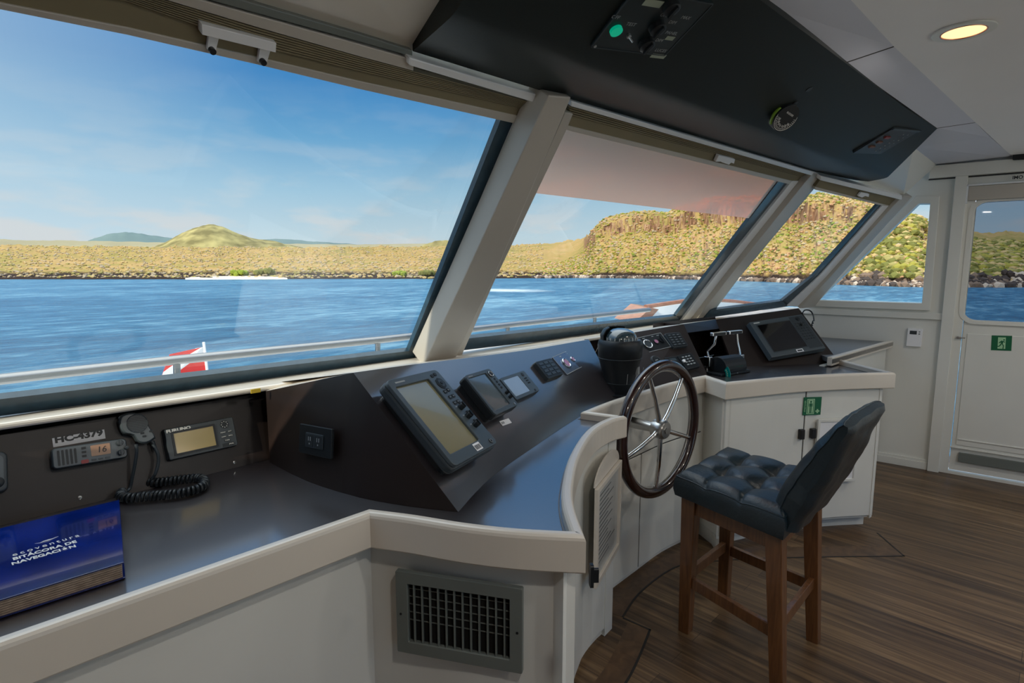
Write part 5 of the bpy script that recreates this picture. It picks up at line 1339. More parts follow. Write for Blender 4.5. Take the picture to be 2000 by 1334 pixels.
# ---- right display on the wing panel
TD = 0.055
MD, W, H = frame_on(nW, dW, (1462, 629), (1566, 613), (1503, 700), TD)
pbl = at(1503, 700, nW, dW + TD); pbr = at(1614, 685, nW, dW + TD); W = (W + np.linalg.norm(pbr - pbl)) / 2
t = thing('navigation_display', 'wide black-screened display on the right wing of the dashboard', 'display', M=MD)
MB().rbox(-W / 2 + .03, -H / 2 + .02, W / 2 - .03, H / 2 - .02, -.004, .03, .01).build('mounting_base', M_blk, t)
MB().rbox(-W / 2, -H / 2, W / 2, H / 2, .02, TD, .006, taper=.004, seg=3).build('housing', M_mgrey, t, .002)
sx0, sx1, sy0, sy1 = -W / 2 + .045, -W / 2 + W * .70, -H / 2 + .040, H / 2 - .038
MB().box((sx0 - .006, sy0 - .006, TD), (sx1 + .006, sy1 + .006, TD + .0015)).build('screen_surround', M_dgrey, t)
MB().box((sx0, sy0, TD + .0016), (sx1, sy1, TD + .002)).build('screen', M_lcd4, t)
MB().box((sx1 + .010, -H / 2 + .02, TD), (W / 2 - .012, H / 2 - .012, TD + .001)).build('key_field', M_dgrey, t)
kx = (sx1 + .010 + W / 2 - .012) / 2; kw = (W / 2 - .012 - sx1 - .010)
c = disc(MB(), kx + .004, H / 2 - .034, .016, TD + .001, TD + .004, 24).build('cursor_pad', M_key, t); disc(MB(), kx + .004, H / 2 - .034, .009, TD + .004, TD + .007, 20).build('pad_centre', M_blk, c)
keys(t, [(kx - kw * .3 + i * kw * .2, H / 2 - .068 - j * .021, kw * .11, .008, .002) for i in range(4) for j in range(7) if H / 2 - .068 - j * .021 > -H / 2 + .045], z0=TD + .001, m=M_key, lm=M_dim)
disc(MB(), kx - .002, H / 2 - .085, .008, TD + .001, TD + .012, 16).build('trackball', M_blk, t)
MB().box((-W / 2 + .03, H / 2 - .020, TD), (-W / 2 + .075, H / 2 - .013, TD + .0004)).build('badge', M_legend, t)
text('model_text', 'RDP', .010, M_legend, t, kx + .02, -H / 2 + .026, TD)
lb_ = MB().box((-.010, -H / 2 + .008, TD + .0002), (.040, -H / 2 + .030, TD + .0007)).build('sticker', M_paper, t)
MB().box((-.004, -H / 2 + .013, TD + .0008), (.033, -H / 2 + .024, TD + .001)).build('sticker_print', M_dgrey, lb_)
# coiled cable behind its right edge
pts = []
cpx = [(1573, 615), (1578, 609), (1588, 610), (1594, 618), (1596, 630)]
p0s = [at(x, y, nW, dW + .01) + np.array([.0, .02, .01]) for x, y in cpx]
o = MB().tube(smooth3(p0s, 5), .0045, 8).v and None
m = MB().tube(smooth3(p0s, 5), .0045, 8)
e = p0s[-1]; hel = []
for i in range(60):
    a = i / 60 * 2 * math.pi * 5; hel.append(e + np.array([.012 * math.cos(a) - .012, .02 * i / 60, -.075 * i / 60 + .006 * math.sin(a)]))
m.tube(hel, .004, 6); o = m.build('coiled_cable', M_blk); recenter(o); tag(o, 'black coiled cable hanging behind the right edge of the wing display', 'cable')

# ---- engine telegraph in the niche
bp = onZ(1420, 728, .8915)
u_ = (onZ(1465, 727, .8915) - onZ(1392, 738, .8915)); 
yaw = R(-14)
Mt = Matrix.Translation(V((bp[0] * 1.0, bp[1] * 1.0, .8915))) @ Matrix.Rotation(yaw, 4, 'Z') @ Matrix.Diagonal((1.28, 1.1, 1.15, 1))
t = thing('throttle_control', 'twin-lever engine throttle with chrome levers standing in the dashboard niche', 'throttle', M=Mt)
MB().rbox(-.105, -.055, .105, .060, 0, .012, .006).build('base_plate', M_blk, t, .002)
pr2 = [(-.056, .012)] + [(.058 * math.cos(R(180 - i * 15)), .030 + .058 * math.sin(R(i * 15))) for i in range(13)] + [(.056, .012)]
Tx = Matrix(((0, 0, 1, 0), (1, 0, 0, 0), (0, 1, 0, 0), (0, 0, 0, 1)))
MB().prism(pr2, -.072, .072, T=Tx).build('drum', M_blk, t, .003)
sc = []
arc = [(.055 * math.cos(R(a)), .030 + .055 * math.sin(R(a))) for a in range(180, 40, -12)] + [(.028 * math.cos(R(a)), .030 + .028 * math.sin(R(a))) for a in range(48, 181, 12)]
M_teal = mat('teal_scale_glass', (0.0, 0.20, 0.18), 0.15, coat=0.6)
sc_ = MB().prism(arc, -.0755, -.0725, T=Tx).build('scale_plate', M_teal, t)
m = MB()
for a in range(60, 176, 14): m.prism(circ(.038 * math.cos(R(a)), .030 + .038 * math.sin(R(a)), .0028, 8), -.077, -.0758, T=Tx)
m.build('scale_marks', M_lgreen, sc_)
text('emblem_text', 'Aventics', .017, mat('green_emblem', (0.0, 0.22, 0.12), 0.5), t, .0, -.0, .0).location = (.015, -.0535, .040)
t.children[-1].rotation_euler = (R(80), 0, 0)
MB().lathe([(.004, 0), (.004, .002), (.0001, .002)], (0.01, -.053, .006), 12, ax=(0, -1, 0)).build('screw', M_steel, t)
for sx in (-1, 1):
    dy = .042 if sx < 0 else .0
    lv = [(sx * .088, .0, .0), (sx * .088, .0, .055), (sx * .088, .012, .10), (sx * .080, .020, .16), (sx * .076, .020, .195)]
    a = MB().box((sx * .088 - .012, dy - .018, .035), (sx * .088 + .012, dy + .020, .085)).build('lever_boss', M_chrome, t, .004)
    l_ = MB().tube([(sx * .088, dy, .075), (sx * .088, dy + .008, .11), (sx * .080, .014, .15), (sx * .072, .014, .195)], [.008, .007, .0065, .006], 12).build('lever', M_chrome, t)
    h_ = MB().rbox(min(sx * .010, sx * .105), .004, max(sx * .010, sx * .105), .024, .190, .208, .004).build('lever_grip', M_chrome, l_, .003)
    MB().box((min(sx * .018, sx * .098), .0028, .193), (max(sx * .018, sx * .098), .0038, .205)).build('grip_inlay', M_blk, h_)
MB().tube([(-.092, .040, .05), (-.094, .045, .03), (-.09, .045, .012)], .006, 8).build('linkage', M_chrome, t)
MB().lathe([(.008, 0), (.009, .012), (.0001, .014)], (-.09, .045, .012), 14).build('linkage_foot', M_chrome, t)

# ---- steering wheel
WC = np.array([2.246, 1.20, .787]); RW = .284; RT_ = .0215
yw = R(-4)
Mw = Matrix.Translation(V(WC)) @ Matrix.Rotation(yw, 4, 'Z') @ Matrix.Rotation(R(90), 4, 'X')     # local z points aft to the helmsman
t = thing('steering_wheel', 'dark wooden ship steering wheel with five polished steel spokes', 'steering wheel', M=Mw)
MB().torus((0, 0, 0), (0, 0, 1), RW, RT_ * 1.15, 96, 16).build('rim', M_wheel, t)
MB().torus((0, 0, -.004), (0, 0, 1), RW - RT_ * 1.1, .004, 72, 8).build('inner_band', M_chrome, t)
MB().lathe([(.040, -.030), (.043, -.010), (.043, .020), (.036, .030), (.0001, .032)], (0, 0, 0), 36).build('hub', M_steel, t)
MB().lathe([(.016, .032), (.015, .036), (.0001, .036)], (0, 0, 0), 6, smooth=False).build('hub_nut', M_steel, t)
MB().lathe([(.026, -.150), (.024, -.10), (.021, -.031)], (0, 0, 0), 28).build('shaft', M_steel, t)
for a in (112, 52, 340, 265, 196):
    c_, s__ = math.cos(R(a)), math.sin(R(a))
    MB().tube([(c_ * .035, s__ * .035, .0), (c_ * .07, s__ * .07, .004), (c_ * .16, s__ * .16, .006), (c_ * (RW - .012), s__ * (RW - .012), .0)], [.013, .011, .0105, .009], 12).build('spoke', M_chrome, t)
# bracket bolts and cable on the panel behind
pb_ = V(WC) + Vector((-.03, .15, .09))
o = MB().tube([pb_ + Vector((-.02, 0, .0)), pb_ + Vector((0, .0, .03)), pb_ + Vector((.035, 0, .03))], .004, 8).tube([pb_ + Vector((-.02, 0, 0)), pb_ + Vector((-.022, 0, -.08))], .003, 8).build('control_cable', M_blk); recenter(o); tag(o, 'short black cable on the panel behind the wheel hub', 'cable')

# ================================================================ LEFT DESK
# VHF radio
TV = 0.035
Mx, W, H = frame_on(nB, dB, (101, 876), (245, 855), (104, 918), TV)
pr_c = at(256, 889, nB, dB + TV); pl_c = at(104, 918, nB, dB + TV); W = (W + np.linalg.norm(pr_c - pl_c)) / 2
MVHF = Mx
t = thing('vhf_radio', 'grey marine radio set with slotted speaker and amber display under the call-sign label', 'radio', M=Mx)
MB().rbox(-W / 2, -H / 2, W / 2, H / 2, -.004, TV - .006, .010).build('housing', M_blk, t, .003)
MB().rbox(-W / 2 + .001, -H / 2 + .001, W / 2 - .001, H / 2 - .001, TV - .006, TV, .009, taper=.002).build('faceplate', M_mgrey, t, .001)
for i in range(5):
    x = -W / 2 + .014 + i * .0085; MB().rbox(x - .0024, -H * .36, x + .0024, H * .36, TV, TV + .0009, .0022, seg=3).build('speaker_slot', M_blk, t)
l0 = -W / 2 + W * .50; l1 = -W / 2 + W * .76
d_ = MB().rbox(l0, -H * .16, l1, H * .36, TV, TV + .001, .002).build('display', M_lcd5, t)
text('digits', '16', .022, M_blk, d_, (l0 + l1) / 2 + .002, H * .10, TV + .001, shear=.1)
keys(t, [(-W / 2 + W * .41, H * .30 - i * H * .19, .010, .006, .001) for i in range(3)], z0=TV, m=M_blk, h=.001)
lab(MB().rbox(-W / 2 + W * .36, -H * .44, -W / 2 + W * .46, -H * .26, TV, TV + .002, .003).build('distress_button', M_red, t), 'red distress button')
keys(t, [(-W / 2 + W * (.53 + i * .09), -H * .33, .011, .005, .0015) for i in range(3)], z0=TV, m=M_dgrey, h=.0012)
for y in (H * .28, -H * .20): knob(t, W / 2 - .017, y, .0075, TV, .012, M_dgrey)
MB().lathe([(.005, TV), (.0045, TV + .012), (.0001, TV + .013)], (W / 2 - .004, 0.0, 0)).build('cable_boot', M_dgrey, t)
# call sign label
Mx, W, H = frame_on(nB, dB, (101, 848), (202, 832), (103, 874), .0006)
W *= 1.01
o = MB().box((-W / 2, -H / 2, .0002), (W / 2, H / 2, .0008)).build('call_sign_label', M_paper); o.matrix_world = Mx; tag(o, 'white printed label reading HC-4379 above the radio set', 'label')
text('label_text', 'HC-4379', H * .66, M_blk, o, 0, 0, .0008, bold=.0011, xs=W * .94 / (H * .80 * 3.95)); fit(o.children[0], W * .92)
# microphone
TM = .034
def mpt(x, y, T_=TM): return np.array(MMi @ V(at(x, y, nB, dB + T_)))
cM = at(266, 836, nB, dB); MMm = Matrix.Translation(V(cM)) @ MVHF.to_3x3().to_4x4(); MMi = MMm.inverted()
t = thing('hand_microphone', 'grey hand microphone with round slotted grille hanging between radio and display', 'microphone', M=MMm)
ol = [mpt(x, y)[:2] for x, y in ((232, 823), (236, 812), (250, 806), (270, 807), (284, 815), (291, 830), (304, 852), (303, 857), (292, 864), (280, 866), (270, 862), (262, 850), (245, 846), (237, 838))]
n_ = len(ol); cc = sum(p[0] for p in ol) / n_, sum(p[1] for p in ol) / n_
MB().prism([tuple(p) for p in smooth([*ol, ol[0]], 3)][:-1], .006, TM - .006).build('body', M_dgrey, t, .003)
MB().prism([tuple(p) for p in smooth([*ol, ol[0]], 3)][:-1], TM - .006, TM, scale1=.90).build('front_cover', M_mgrey, t, .001)
gc = mpt(268, 827); gr = abs(mpt(290, 827)[0] - gc[0]) * .93
g_ = disc(MB(), gc[0], gc[1], gr, TM, TM + .0006, 28).build('speaker_grille', M_dgrey, t)
m = MB()
for i in range(10):
    y = -gr * .85 + i * gr * 1.7 / 9; hw = math.sqrt(max(gr * gr * .9 - y * y, 0)); m.box((gc[0] - hw, gc[1] + y - .0007, TM + .0007), (gc[0] + hw, gc[1] + y + .0007, TM + .0010))
m.build('grille_slots', M_key, g_); MB().torus((gc[0], gc[1], TM + .0006), (0, 0, 1), gr, .0012, 32, 8).build('grille_ring', M_dgrey, t)
for x, y in ((278, 846), (282, 852), (295, 842)):
    k = mpt(x, y); keys(t, [(k[0], k[1], .010, .006, .002)], z0=TM, h=.0012)
MB().box((cc[0] - .03, cc[1] - .01, -.001), (cc[0] - .01, cc[1] + .01, .006)).build('hanger', M_blk, t)
MB().lathe([(.006, 0), (.005, .02), (.003, .03), (.0001, .03)], tuple(mpt(297, 862, .016)), 14, ax=(0.25, -1, 0)).build('cable_boot', M_dgrey, t)
# coiled cord (lies on the worktop, ends at radio and microphone)
a0 = at(264, 880, nB, dB + .040); a1 = at(265, 868, nB, dB + .040)
s0 = [a1, at(267, 882, nB, dB + .040), at(264, 905, nB, dB + .030), at(259, 930, nB, dB + .018), onZ(253, 955, .905)]
s1 = [at(299, 868, nB, dB + .025), at(308, 886, nB, dB + .028), at(309, 905, nB, dB + .028), at(303, 926, nB, dB + .025), onZ(292, 940, .910)]
cen = [onZ(x, y, .906) for x, y in ((240, 961), (236, 967), (246, 972), (262, 972), (290, 969), (330, 966), (365, 961), (390, 953), (400, 945), (397, 937), (385, 934), (360, 936), (335, 939), (310, 942), (293, 942), (288, 940))]
cs = smooth3(cen, 24)
L = [0]
for i in range(1, len(cs)): L.append(L[-1] + np.linalg.norm(cs[i] - cs[i - 1]))
tot = L[-1]; turns = 44; NH = turns * 12; hel = []
for i in range(NH + 1):
    s_ = tot * i / NH; j = max(0, min(len(cs) - 2, next((q for q in range(1, len(L)) if L[q] >= s_), len(L) - 1) - 1))
    f_ = (s_ - L[j]) / (L[j + 1] - L[j] + 1e-9); p = cs[j] * (1 - f_) + cs[j + 1] * f_; tg = cs[min(j + 2, len(cs) - 1)] - cs[max(j - 1, 0)]; tg /= np.linalg.norm(tg)
    sd_v = np.cross(tg, [0, 0, 1.0]); a = 2 * math.pi * turns * i / NH
    hel.append(p + (sd_v * math.cos(a) + np.array([0, 0, 1.0]) * math.sin(a)) * .0095)
MICT = [o_ for o_ in bpy.data.objects if o_.name == 'hand_microphone'][0]
cord = part(MB().tube(hel, .0042, 7), 'coiled_cord', M_blk, MICT)
part(MB().tube(smooth3(s0 + [cen[0]], 5), .0042, 8), 'straight_end', M_dgrey, cord)
part(MB().tube(smooth3(s1, 5), .0042, 8), 'straight_end', M_dgrey, cord)

# small display on the backboard
TF = .024
Mx, W, H = frame_on(nB, dB, (318, 838), (456, 812), (328, 902), TF)
t = thing('fish_finder', 'flat grey display with olive screen on the backboard above the desk', 'display', M=Mx)
MB().rbox(-W / 2, -H / 2, W / 2, H / 2, -.004, TF, .008, taper=.003).build('housing', M_dgrey, t, .0015)
sx0, sx1, sy0, sy1 = -W / 2 + W * .12, -W / 2 + W * .67, -H / 2 + H * .18, H / 2 - H * .20
MB().ring(rrect(sx0 - .006, sy0 - .006, sx1 + .006, sy1 + .006, .002, 2), rrect(sx0, sy0, sx1, sy1, .001, 2), TF, TF + .0015).build('screen_surround', M_blk, t)
MB().box((sx0, sy0, TF), (sx1, sy1, TF + .0008)).build('screen', mat('bright_olive_lcd', lin((150, 132, 84)), 0.15, coat=0.5), t)
text('brand_text', 'FURUNO', .012, M_legend, t, -W / 2 + W * .20, H / 2 - .010, TF, bold=.0005, xs=1.3)
kx = -W / 2 + W * .84
c = disc(MB(), kx, H * .28, .012, TF, TF + .001, 24).build('cursor_pad', M_key, t)
m = MB()
for i in range(8): a = R(i * 45); m.prism(circ(kx + .0085 * math.cos(a), H * .28 + .0085 * math.sin(a), .0013, 6), TF + .001, TF + .0013)
m.build('pad_marks', M_legend, c)
for i in range(2):
    for j in range(2):
        k = MB().box((kx - .013 + i * .020, H * .03 - j * H * .14 - .003, TF), (kx - .003 + i * .020, H * .03 - j * H * .14 + .003, TF + .0008)).build('button', M_key, t)
        text('button_text', (('MENU', 'ENT'), ('GAIN', 'BRILL'))[j][i], .005, M_legend, k, kx - .008 + i * .020, H * .03 - j * H * .14, TF + .0008)
k = MB().box((kx - .008, -H * .24 - .003, TF), (kx + .008, -H * .24 + .003, TF + .0008)).build('button', M_key, t); text('button_text', 'TONE', .005, M_legend, k, kx, -H * .24, TF + .0008)
k = MB().rbox(kx - .016, -H * .42 - .001, kx + .018, -H * .42 + .009, TF, TF + .0008, .002).build('button', M_key, t); text('button_text', 'PWR', .006, M_legend, k, kx + .010, -H * .42 + .004, TF + .0008)

# device cut by the left edge of the frame
Mx, W, H = frame_on(nB, dB, (-60, 886), (17, 878), (-58, 972), .028)
t = thing('loudspeaker_unit', 'dark rounded unit on the backboard at the very left edge', 'intercom', M=Mx)
MB().rbox(-W / 2, -H / 2, W / 2, H / 2, -.004, .028, .016, taper=.004).build('housing', M_dgrey, t, .003)
MB().rbox(-W / 2 + .010, -H / 2 + .010, W / 2 - .010, H / 2 - .010, .028, .030, .012).build('faceplate', M_mgrey, t)
knob(t, W / 2 - .022, -H / 2 + .026, .013, .030, .012, M_blk)

# power outlet on the upright side face
_q = [onZ(588, 935, .8905), onZ(660, 960, .8905)]
nS2, dS2 = plane3(_q[0], _q[1], _q[0] + np.array([0, 0, 1.0]))
_k = [p for p in st_ if 1.35 < p[1] < 1.66]; _b = [sb_[i] for i, p in enumerate(st_) if 1.35 < p[1] < 1.66]
nS2, dS2 = plane3(_b[0], _b[-1], _k[0]); dS2 += .012
Mx, W, H = frame_on(nS2, dS2, (588, 827), (651, 838), (592, 884), .004)
t = thing('power_outlet', 'black double power outlet on the upright end of the dashboard', 'outlet', M=Mx @ Matrix.Translation((0, 0, .004)))
MB().rbox(-W / 2, -H / 2, W / 2, H / 2, -.004, .005, .004).build('cover_plate', M_blk, t, .0015)
MB().rbox(-W * .27, -H * .25, W * .27, H * .25, .005, .008, .003).build('socket_insert', M_dgrey, t, .001)
for sx in (-1, 1):
    s_ = MB().rbox(sx * W * .13 - .016, -H * .20, sx * W * .13 + .016, H * .20, .008, .009, .002).build('socket', M_key, t)
    MB().box((sx * W * .13 - .006, -.001, .009), (sx * W * .13 - .003, .010, .0092)).box((sx * W * .13 + .003, -.001, .009), (sx * W * .13 + .006, .010, .0092)).prism(circ(sx * W * .13, -.009, .0025, 8), .009, .0092).build('slots', M_dim, s_)

# logbook on the desk
zt = .8915 + .034
bTR = onZ(230, 978, zt); bBR = onZ(241, 1094, zt)
bTL = onZ(-40, 1050, zt); bBL = onZ(-40, 1186, zt)
M_bk = mat('glossy_blue_cover', lin((6, 30, 100)), 0.12, spec=0.6, coat=0.8, noise=0.45, nscale=9)
bTR = onZ(233, 976, zt); bBR = onZ(242, 1098, zt)
u = np.array([math.cos(R(-2)), math.sin(R(-2)), 0]); v = np.array([-u[1], u[0], 0]); Lb = .62
Hb = abs((bTR - bBR) @ v); KB = ((bTR - bBR) @ u) / Hb
def bbox(a_, b_):      # slightly slumped book block
    m_ = MB().box(a_, b_)
    for q_ in m_.v: q_.x += KB * q_.y
    return m_
Mb_ = Matrix(((u[0], v[0], 0, bBR[0]), (u[1], v[1], 0, bBR[1]), (0, 0, 1, .8918), (0, 0, 0, 1)))   # origin at the near right corner, x along the long edge
t = thing('logbook', 'thick glossy dark blue ship logbook lying on the desk', 'book', M=Mb_)
bbox((-Lb, 0, .0312), (0, Hb, .034)).build('front_cover', M_bk, t, .0008)
bbox((-Lb, 0, 0), (0, Hb, .0028)).build('back_cover', M_bk, t, .0008)
M_pg = mat('page_edges', (0.34, 0.26, 0.20), 0.8, noise=0.2, nscale=90)
bbox((-Lb, .004, .0029), (-.004, Hb - .002, .0311)).build('pages', M_pg, t)
for i in range(6): bbox((-Lb, .0030, .006 + i * .0042), (-.0045, .0039, .0064 + i * .0042)).build('page_gap', mat('page_shadow', (0.12, 0.09, 0.07), 0.9), t)
lo_ = np.array(Mb_.inverted() @ V(onZ(92, 1075, zt)))
pa = np.array(Mb_.inverted() @ V(onZ(24, 1085, zt))); pb2 = np.array(Mb_.inverted() @ V(onZ(154, 1046, zt))); pc2 = np.array(Mb_.inverted() @ V(onZ(24, 1098, zt))); pd = np.array(Mb_.inverted() @ V(onZ(149, 1060, zt)))
cov = t.children[0]
ang = math.atan2(pb2[1] - pa[1], pb2[0] - pa[0])
w = np.linalg.norm(pb2 - pa)
tx_ = text('title_text', 'ecoventura', .022, M_legend, cov, (pa[0] + pb2[0]) / 2, (pa[1] + pb2[1]) / 2, .034, rot=ang, space=1.35)
tx_.scale.x = w / max(tx_.dimensions.x, .001) if tx_.dimensions.x > 0 else 1
fit(tx_, w)
e0 = np.array(Mb_.inverted() @ V(onZ(25, 1093, zt))); e1_ = np.array(Mb_.inverted() @ V(onZ(149, 1058, zt)))
ang2 = math.atan2(e1_[1] - e0[1], e1_[0] - e0[0])
o = text('title_text', 'BITÁCORA DE', .019, M_legend, cov, (e0[0] + e1_[0]) / 2, (e0[1] + e1_[1]) / 2, .034, rot=ang2, bold=.0006); fit(o, np.linalg.norm(e1_ - e0))
e0 = np.array(Mb_.inverted() @ V(onZ(23, 1102, zt))); e1_ = np.array(Mb_.inverted() @ V(onZ(148, 1067, zt)))
o = text('title_text', 'NAVEGACIÓN', .019, M_legend, cov, (e0[0] + e1_[0]) / 2, (e0[1] + e1_[1]) / 2, .034, rot=ang2, bold=.0006); fit(o, np.linalg.norm(e1_ - e0))
bp_ = [np.array(Mb_.inverted() @ V(onZ(x, y, zt))) for x, y in ((68, 1062), (78, 1061), (86, 1058), (94, 1056), (102, 1053), (114, 1048))]
m = MB().tube([(p[0], p[1], .0342) for p in bp_], [.0003, .0008, .0018, .0022, .0012, .0003], 6); m.build('bird_emblem', M_legend, cov)

# ================================================================ SIGNS, THERMOSTAT, DOCUMENTS
p0_, p1_ = on_path(dps, .56)[0], on_path(dps, .97)[0]
nD, dD = plane3((p0_[0], p0_[1], 0), (p1_[0], p1_[1], 0), (p0_[0], p0_[1], 1))
off_ = 0.022
Mx, W, H = frame_on(nD, dD, (1570, 776), (1605, 775), (1569, 811), off_)
o = MB().box((-W / 2, -H / 2, off_), (W / 2, H / 2, off_ + .0012)).build('stretcher_sign', M_green); o.matrix_world = Mx; tag(o, 'green stretcher sign with a white cross on the cabinet door', 'sign')
MB().box((-W * .30, -H * .44, off_ + .0013), (W * .12, H * .40, off_ + .0016)).build('pictogram_panel', M_lgreen, o)
m = MB(); z_ = off_ + .0017; m.prism(circ(-W * .09, H * .24, W * .055, 14), z_, z_ + .0003); m.box((-W * .16, -H * .02, z_), (-W * .02, H * .16, z_ + .0003)).box((-W * .20, -H * .02, z_), (-W * .175, H * .14, z_ + .0003)).box((-W * .005, -H * .02, z_), (W * .02, H * .14, z_ + .0003)).box((-W * .15, -H * .38, z_), (-W * .10, -H * .02, z_ + .0003)).box((-W * .08, -H * .38, z_), (-W * .03, -H * .02, z_ + .0003))
m.ring(rrect(-W * .26, -H * .40, W * .08, H * .36, .002, 2), rrect(-W * .23, -H * .38, W * .05, H * .34, .002, 2), z_, z_ + .0003)
m.build('stretcher_pictogram', M_green, o)
MB().box((W * .20, -H * .33, off_ + .0013), (W * .42, -H * .25, off_ + .0016)).box((W * .27, -H * .40, off_ + .0013), (W * .35, -H * .18, off_ + .0016)).build('white_cross', M_lgreen, o)
text('sign_text', 'STRETCHER', H * .12, M_lgreen, o, -W * .40, 0, off_ + .0013, rot=R(90))
# document holder on the same door
Mx, W, H = frame_on(nD, dD, (1598, 819), (1660, 818), (1597, 942), off_ + .010)
Mx, W, H = frame_on(nD, dD, (1598, 819), (1682, 817), (1592, 943), off_ + .010)
t = thing('document_holder', 'white document holder on the cabinet door behind the stool back', 'document holder', M=Mx @ Matrix.Translation((0, 0, off_)))
MB().ring(rrect(-W / 2, -H / 2, W / 2, H / 2, .004, 2), rrect(-W / 2 + .016, -H / 2 + .016, W / 2 - .016, H / 2 - .016, .003, 2), .0, .014).build('frame', M_white, t, .002)
MB().box((-W / 2 + .014, -H / 2 + .014, .0), (W / 2 - .014, H / 2 - .014, .008)).build('paper_sheet', M_paper, t)
text('sheet_text', 'F', .03, M_dgrey, t, -.0, H / 2 - .04, .008)
# framed document on the side cabinet
q0_, q1_ = on_path(ph, .10)[0], on_path(ph, .60)[0]
iq = []
Lph = ph
# measured: frame left edge bottom/top and right edge on the curved cabinet
za, zb = .30, .70
def on_curve(px, py, z): return onZ(px, py, z)
cTL = None
q0_ = on_path(ph, .42)[0]; q1_ = on_path(ph, .93)[0]
nQ, dQ = plane3((q0_[0], q0_[1], 0), (q1_[0], q1_[1], 0), (q0_[0], q0_[1], 1)); offq = .03
cor = [at(x, y, nQ, dQ + offq) for x, y in ((1166, 955), (1213, 905), (1211, 1070), (1170, 1140))]
cc_ = sum(cor) / 4; uu = cor[1] - cor[0]; uu[2] = 0; uu /= np.linalg.norm(uu); 
Mx = Matrix(((uu[0], 0, nQ[0], cc_[0] - nQ[0] * offq), (uu[1], 0, nQ[1], cc_[1] - nQ[1] * offq), (0, 1, 0, cc_[2]), (0, 0, 0, 1)))
lc = [Mx.inverted() @ V(p) for p in cor]
W = max(abs(lc[1].x - lc[0].x), abs(lc[2].x - lc[3].x)); z_t = (lc[0].y + lc[1].y) / 2; z_b = (lc[2].y + lc[3].y) / 2
FR_DBG = (W, z_t, z_b, cc_)
t = thing('framed_document', 'framed printed sheet on the curved side of the white cabinet beside the wheel', 'framed document', M=Mx)
MB().ring(rrect(-W / 2, z_b, W / 2, z_t, .003, 2), rrect(-W / 2 + .022, z_b + .022, W / 2 - .018, z_t - .018, .002, 2), offq - .014, offq).build('frame', M_cream, t, .002)
MB().box((-W / 2 + .02, z_b + .02, offq - .013), (W / 2 - .016, z_t - .016, offq - .010)).build('printed_sheet', mat('aged_sheet', (0.42, 0.43, 0.42), 0.4, coat=.4), t)
m = MB(); random.seed(7)
for i in range(16):
    y = z_t - .05 - i * (z_t - z_b - .1) / 16; m.box((-W / 2 + .035, y, offq - .0099), (-W / 2 + .035 + (W - .075) * random.uniform(.5, 1), y + .0035, offq - .0096))
m.build('printed_lines', M_dgrey, t)
m = MB(); arc_ = [(W * .5 * math.cos(R(a)), z_t + .002 + .075 * math.sin(R(a))) for a in range(0, 181, 12)]
m.prism(arc_, offq - .018, offq - .012).build('arched_top', M_cream, t, .001)
# latch beside it
p = onZ(1152, 1125, .0); 
pp, dd_ = on_path(ph, .05); nn_ = np.array([dd_[1], -dd_[0]])
a = np.array([pp[0], pp[1]]) + nn_ * .016
pl_ = at(1152, 1124, np.array([nn_[0], nn_[1], 0]), np.array([nn_[0], nn_[1], 0]) @ np.array([a[0], a[1], 0]))
o = MB().rbox(-.008, -.022, .008, .022, 0, .006, .004).rbox(-.004, -.014, .004, .014, .006, .016, .003).build('door_catch', M_blk)
o.matrix_world = Matrix(((dd_[0], 0, nn_[0], pl_[0]), (dd_[1], 0, nn_[1], pl_[1]), (0, 1, 0, pl_[2]), (0, 0, 0, 1))); tag(o, 'small black door catch at the front corner of the curved cabinet', 'catch')

# thermostat on the right wall
Mx, W, H = frame_on(-WN, -WD, (1773, 641), (1803, 643), (1770, 676), .02)
t = thing('thermostat', 'small white thermostat on the right-hand wall', 'thermostat', M=Mx)
MB().rbox(-W / 2, -H / 2, W / 2, H / 2, .0005, .022, .004, taper=.002).build('housing', M_paper, t, .0015)
MB().box((-W * .34, H * .18, .022), (W * .12, H * .38, .0225)).build('display', M_dgrey, t)
for y in (.34, .22): MB().box((W * .24, H * y - .003, .022), (W * .34, H * y + .003, .0235)).build('button', M_mgrey, t)
# exit sign on the door
Mx, W, H = frame_on(-WN, -WD, (1937, 655), (1977, 656), (1935, 684), -.003)
o = MB().box((-W / 2, -H / 2, -.0055), (W / 2, H / 2, -.0045)).build('emergency_exit_sign', M_green); o.matrix_world = Mx; tag(o, 'green running-man emergency exit sign on the door', 'sign')
z_ = -.0044
MB().box((-W * .18, -H * .38, z_), (W * .20, H * .38, z_ + .0004)).build('doorway_pictogram', M_lgreen, o)
m = MB(); z_ += .0005
m.prism(circ(W * .12, H * .22, W * .045, 12), z_, z_ + .0003)
for poly in ([(-.02, .16), (.10, .10), (.06, -.06), (-.04, -.04)], [(-.04, .12), (-.14, .02), (-.12, -.02), (0, .06)], [(.06, .10), (.16, .02), (.18, .05), (.10, .14)], [(-.04, -.04), (-.12, -.16), (-.24, -.18), (-.24, -.22), (-.10, -.22), (.02, -.08)], [(.02, -.06), (.08, -.16), (.06, -.34), (.11, -.34), (.13, -.14), (.06, -.04)]):
    m.prism([(x * W, y * H * 1.15) for x, y in poly], z_, z_ + .0003)
m.build('running_figure', M_green, o)
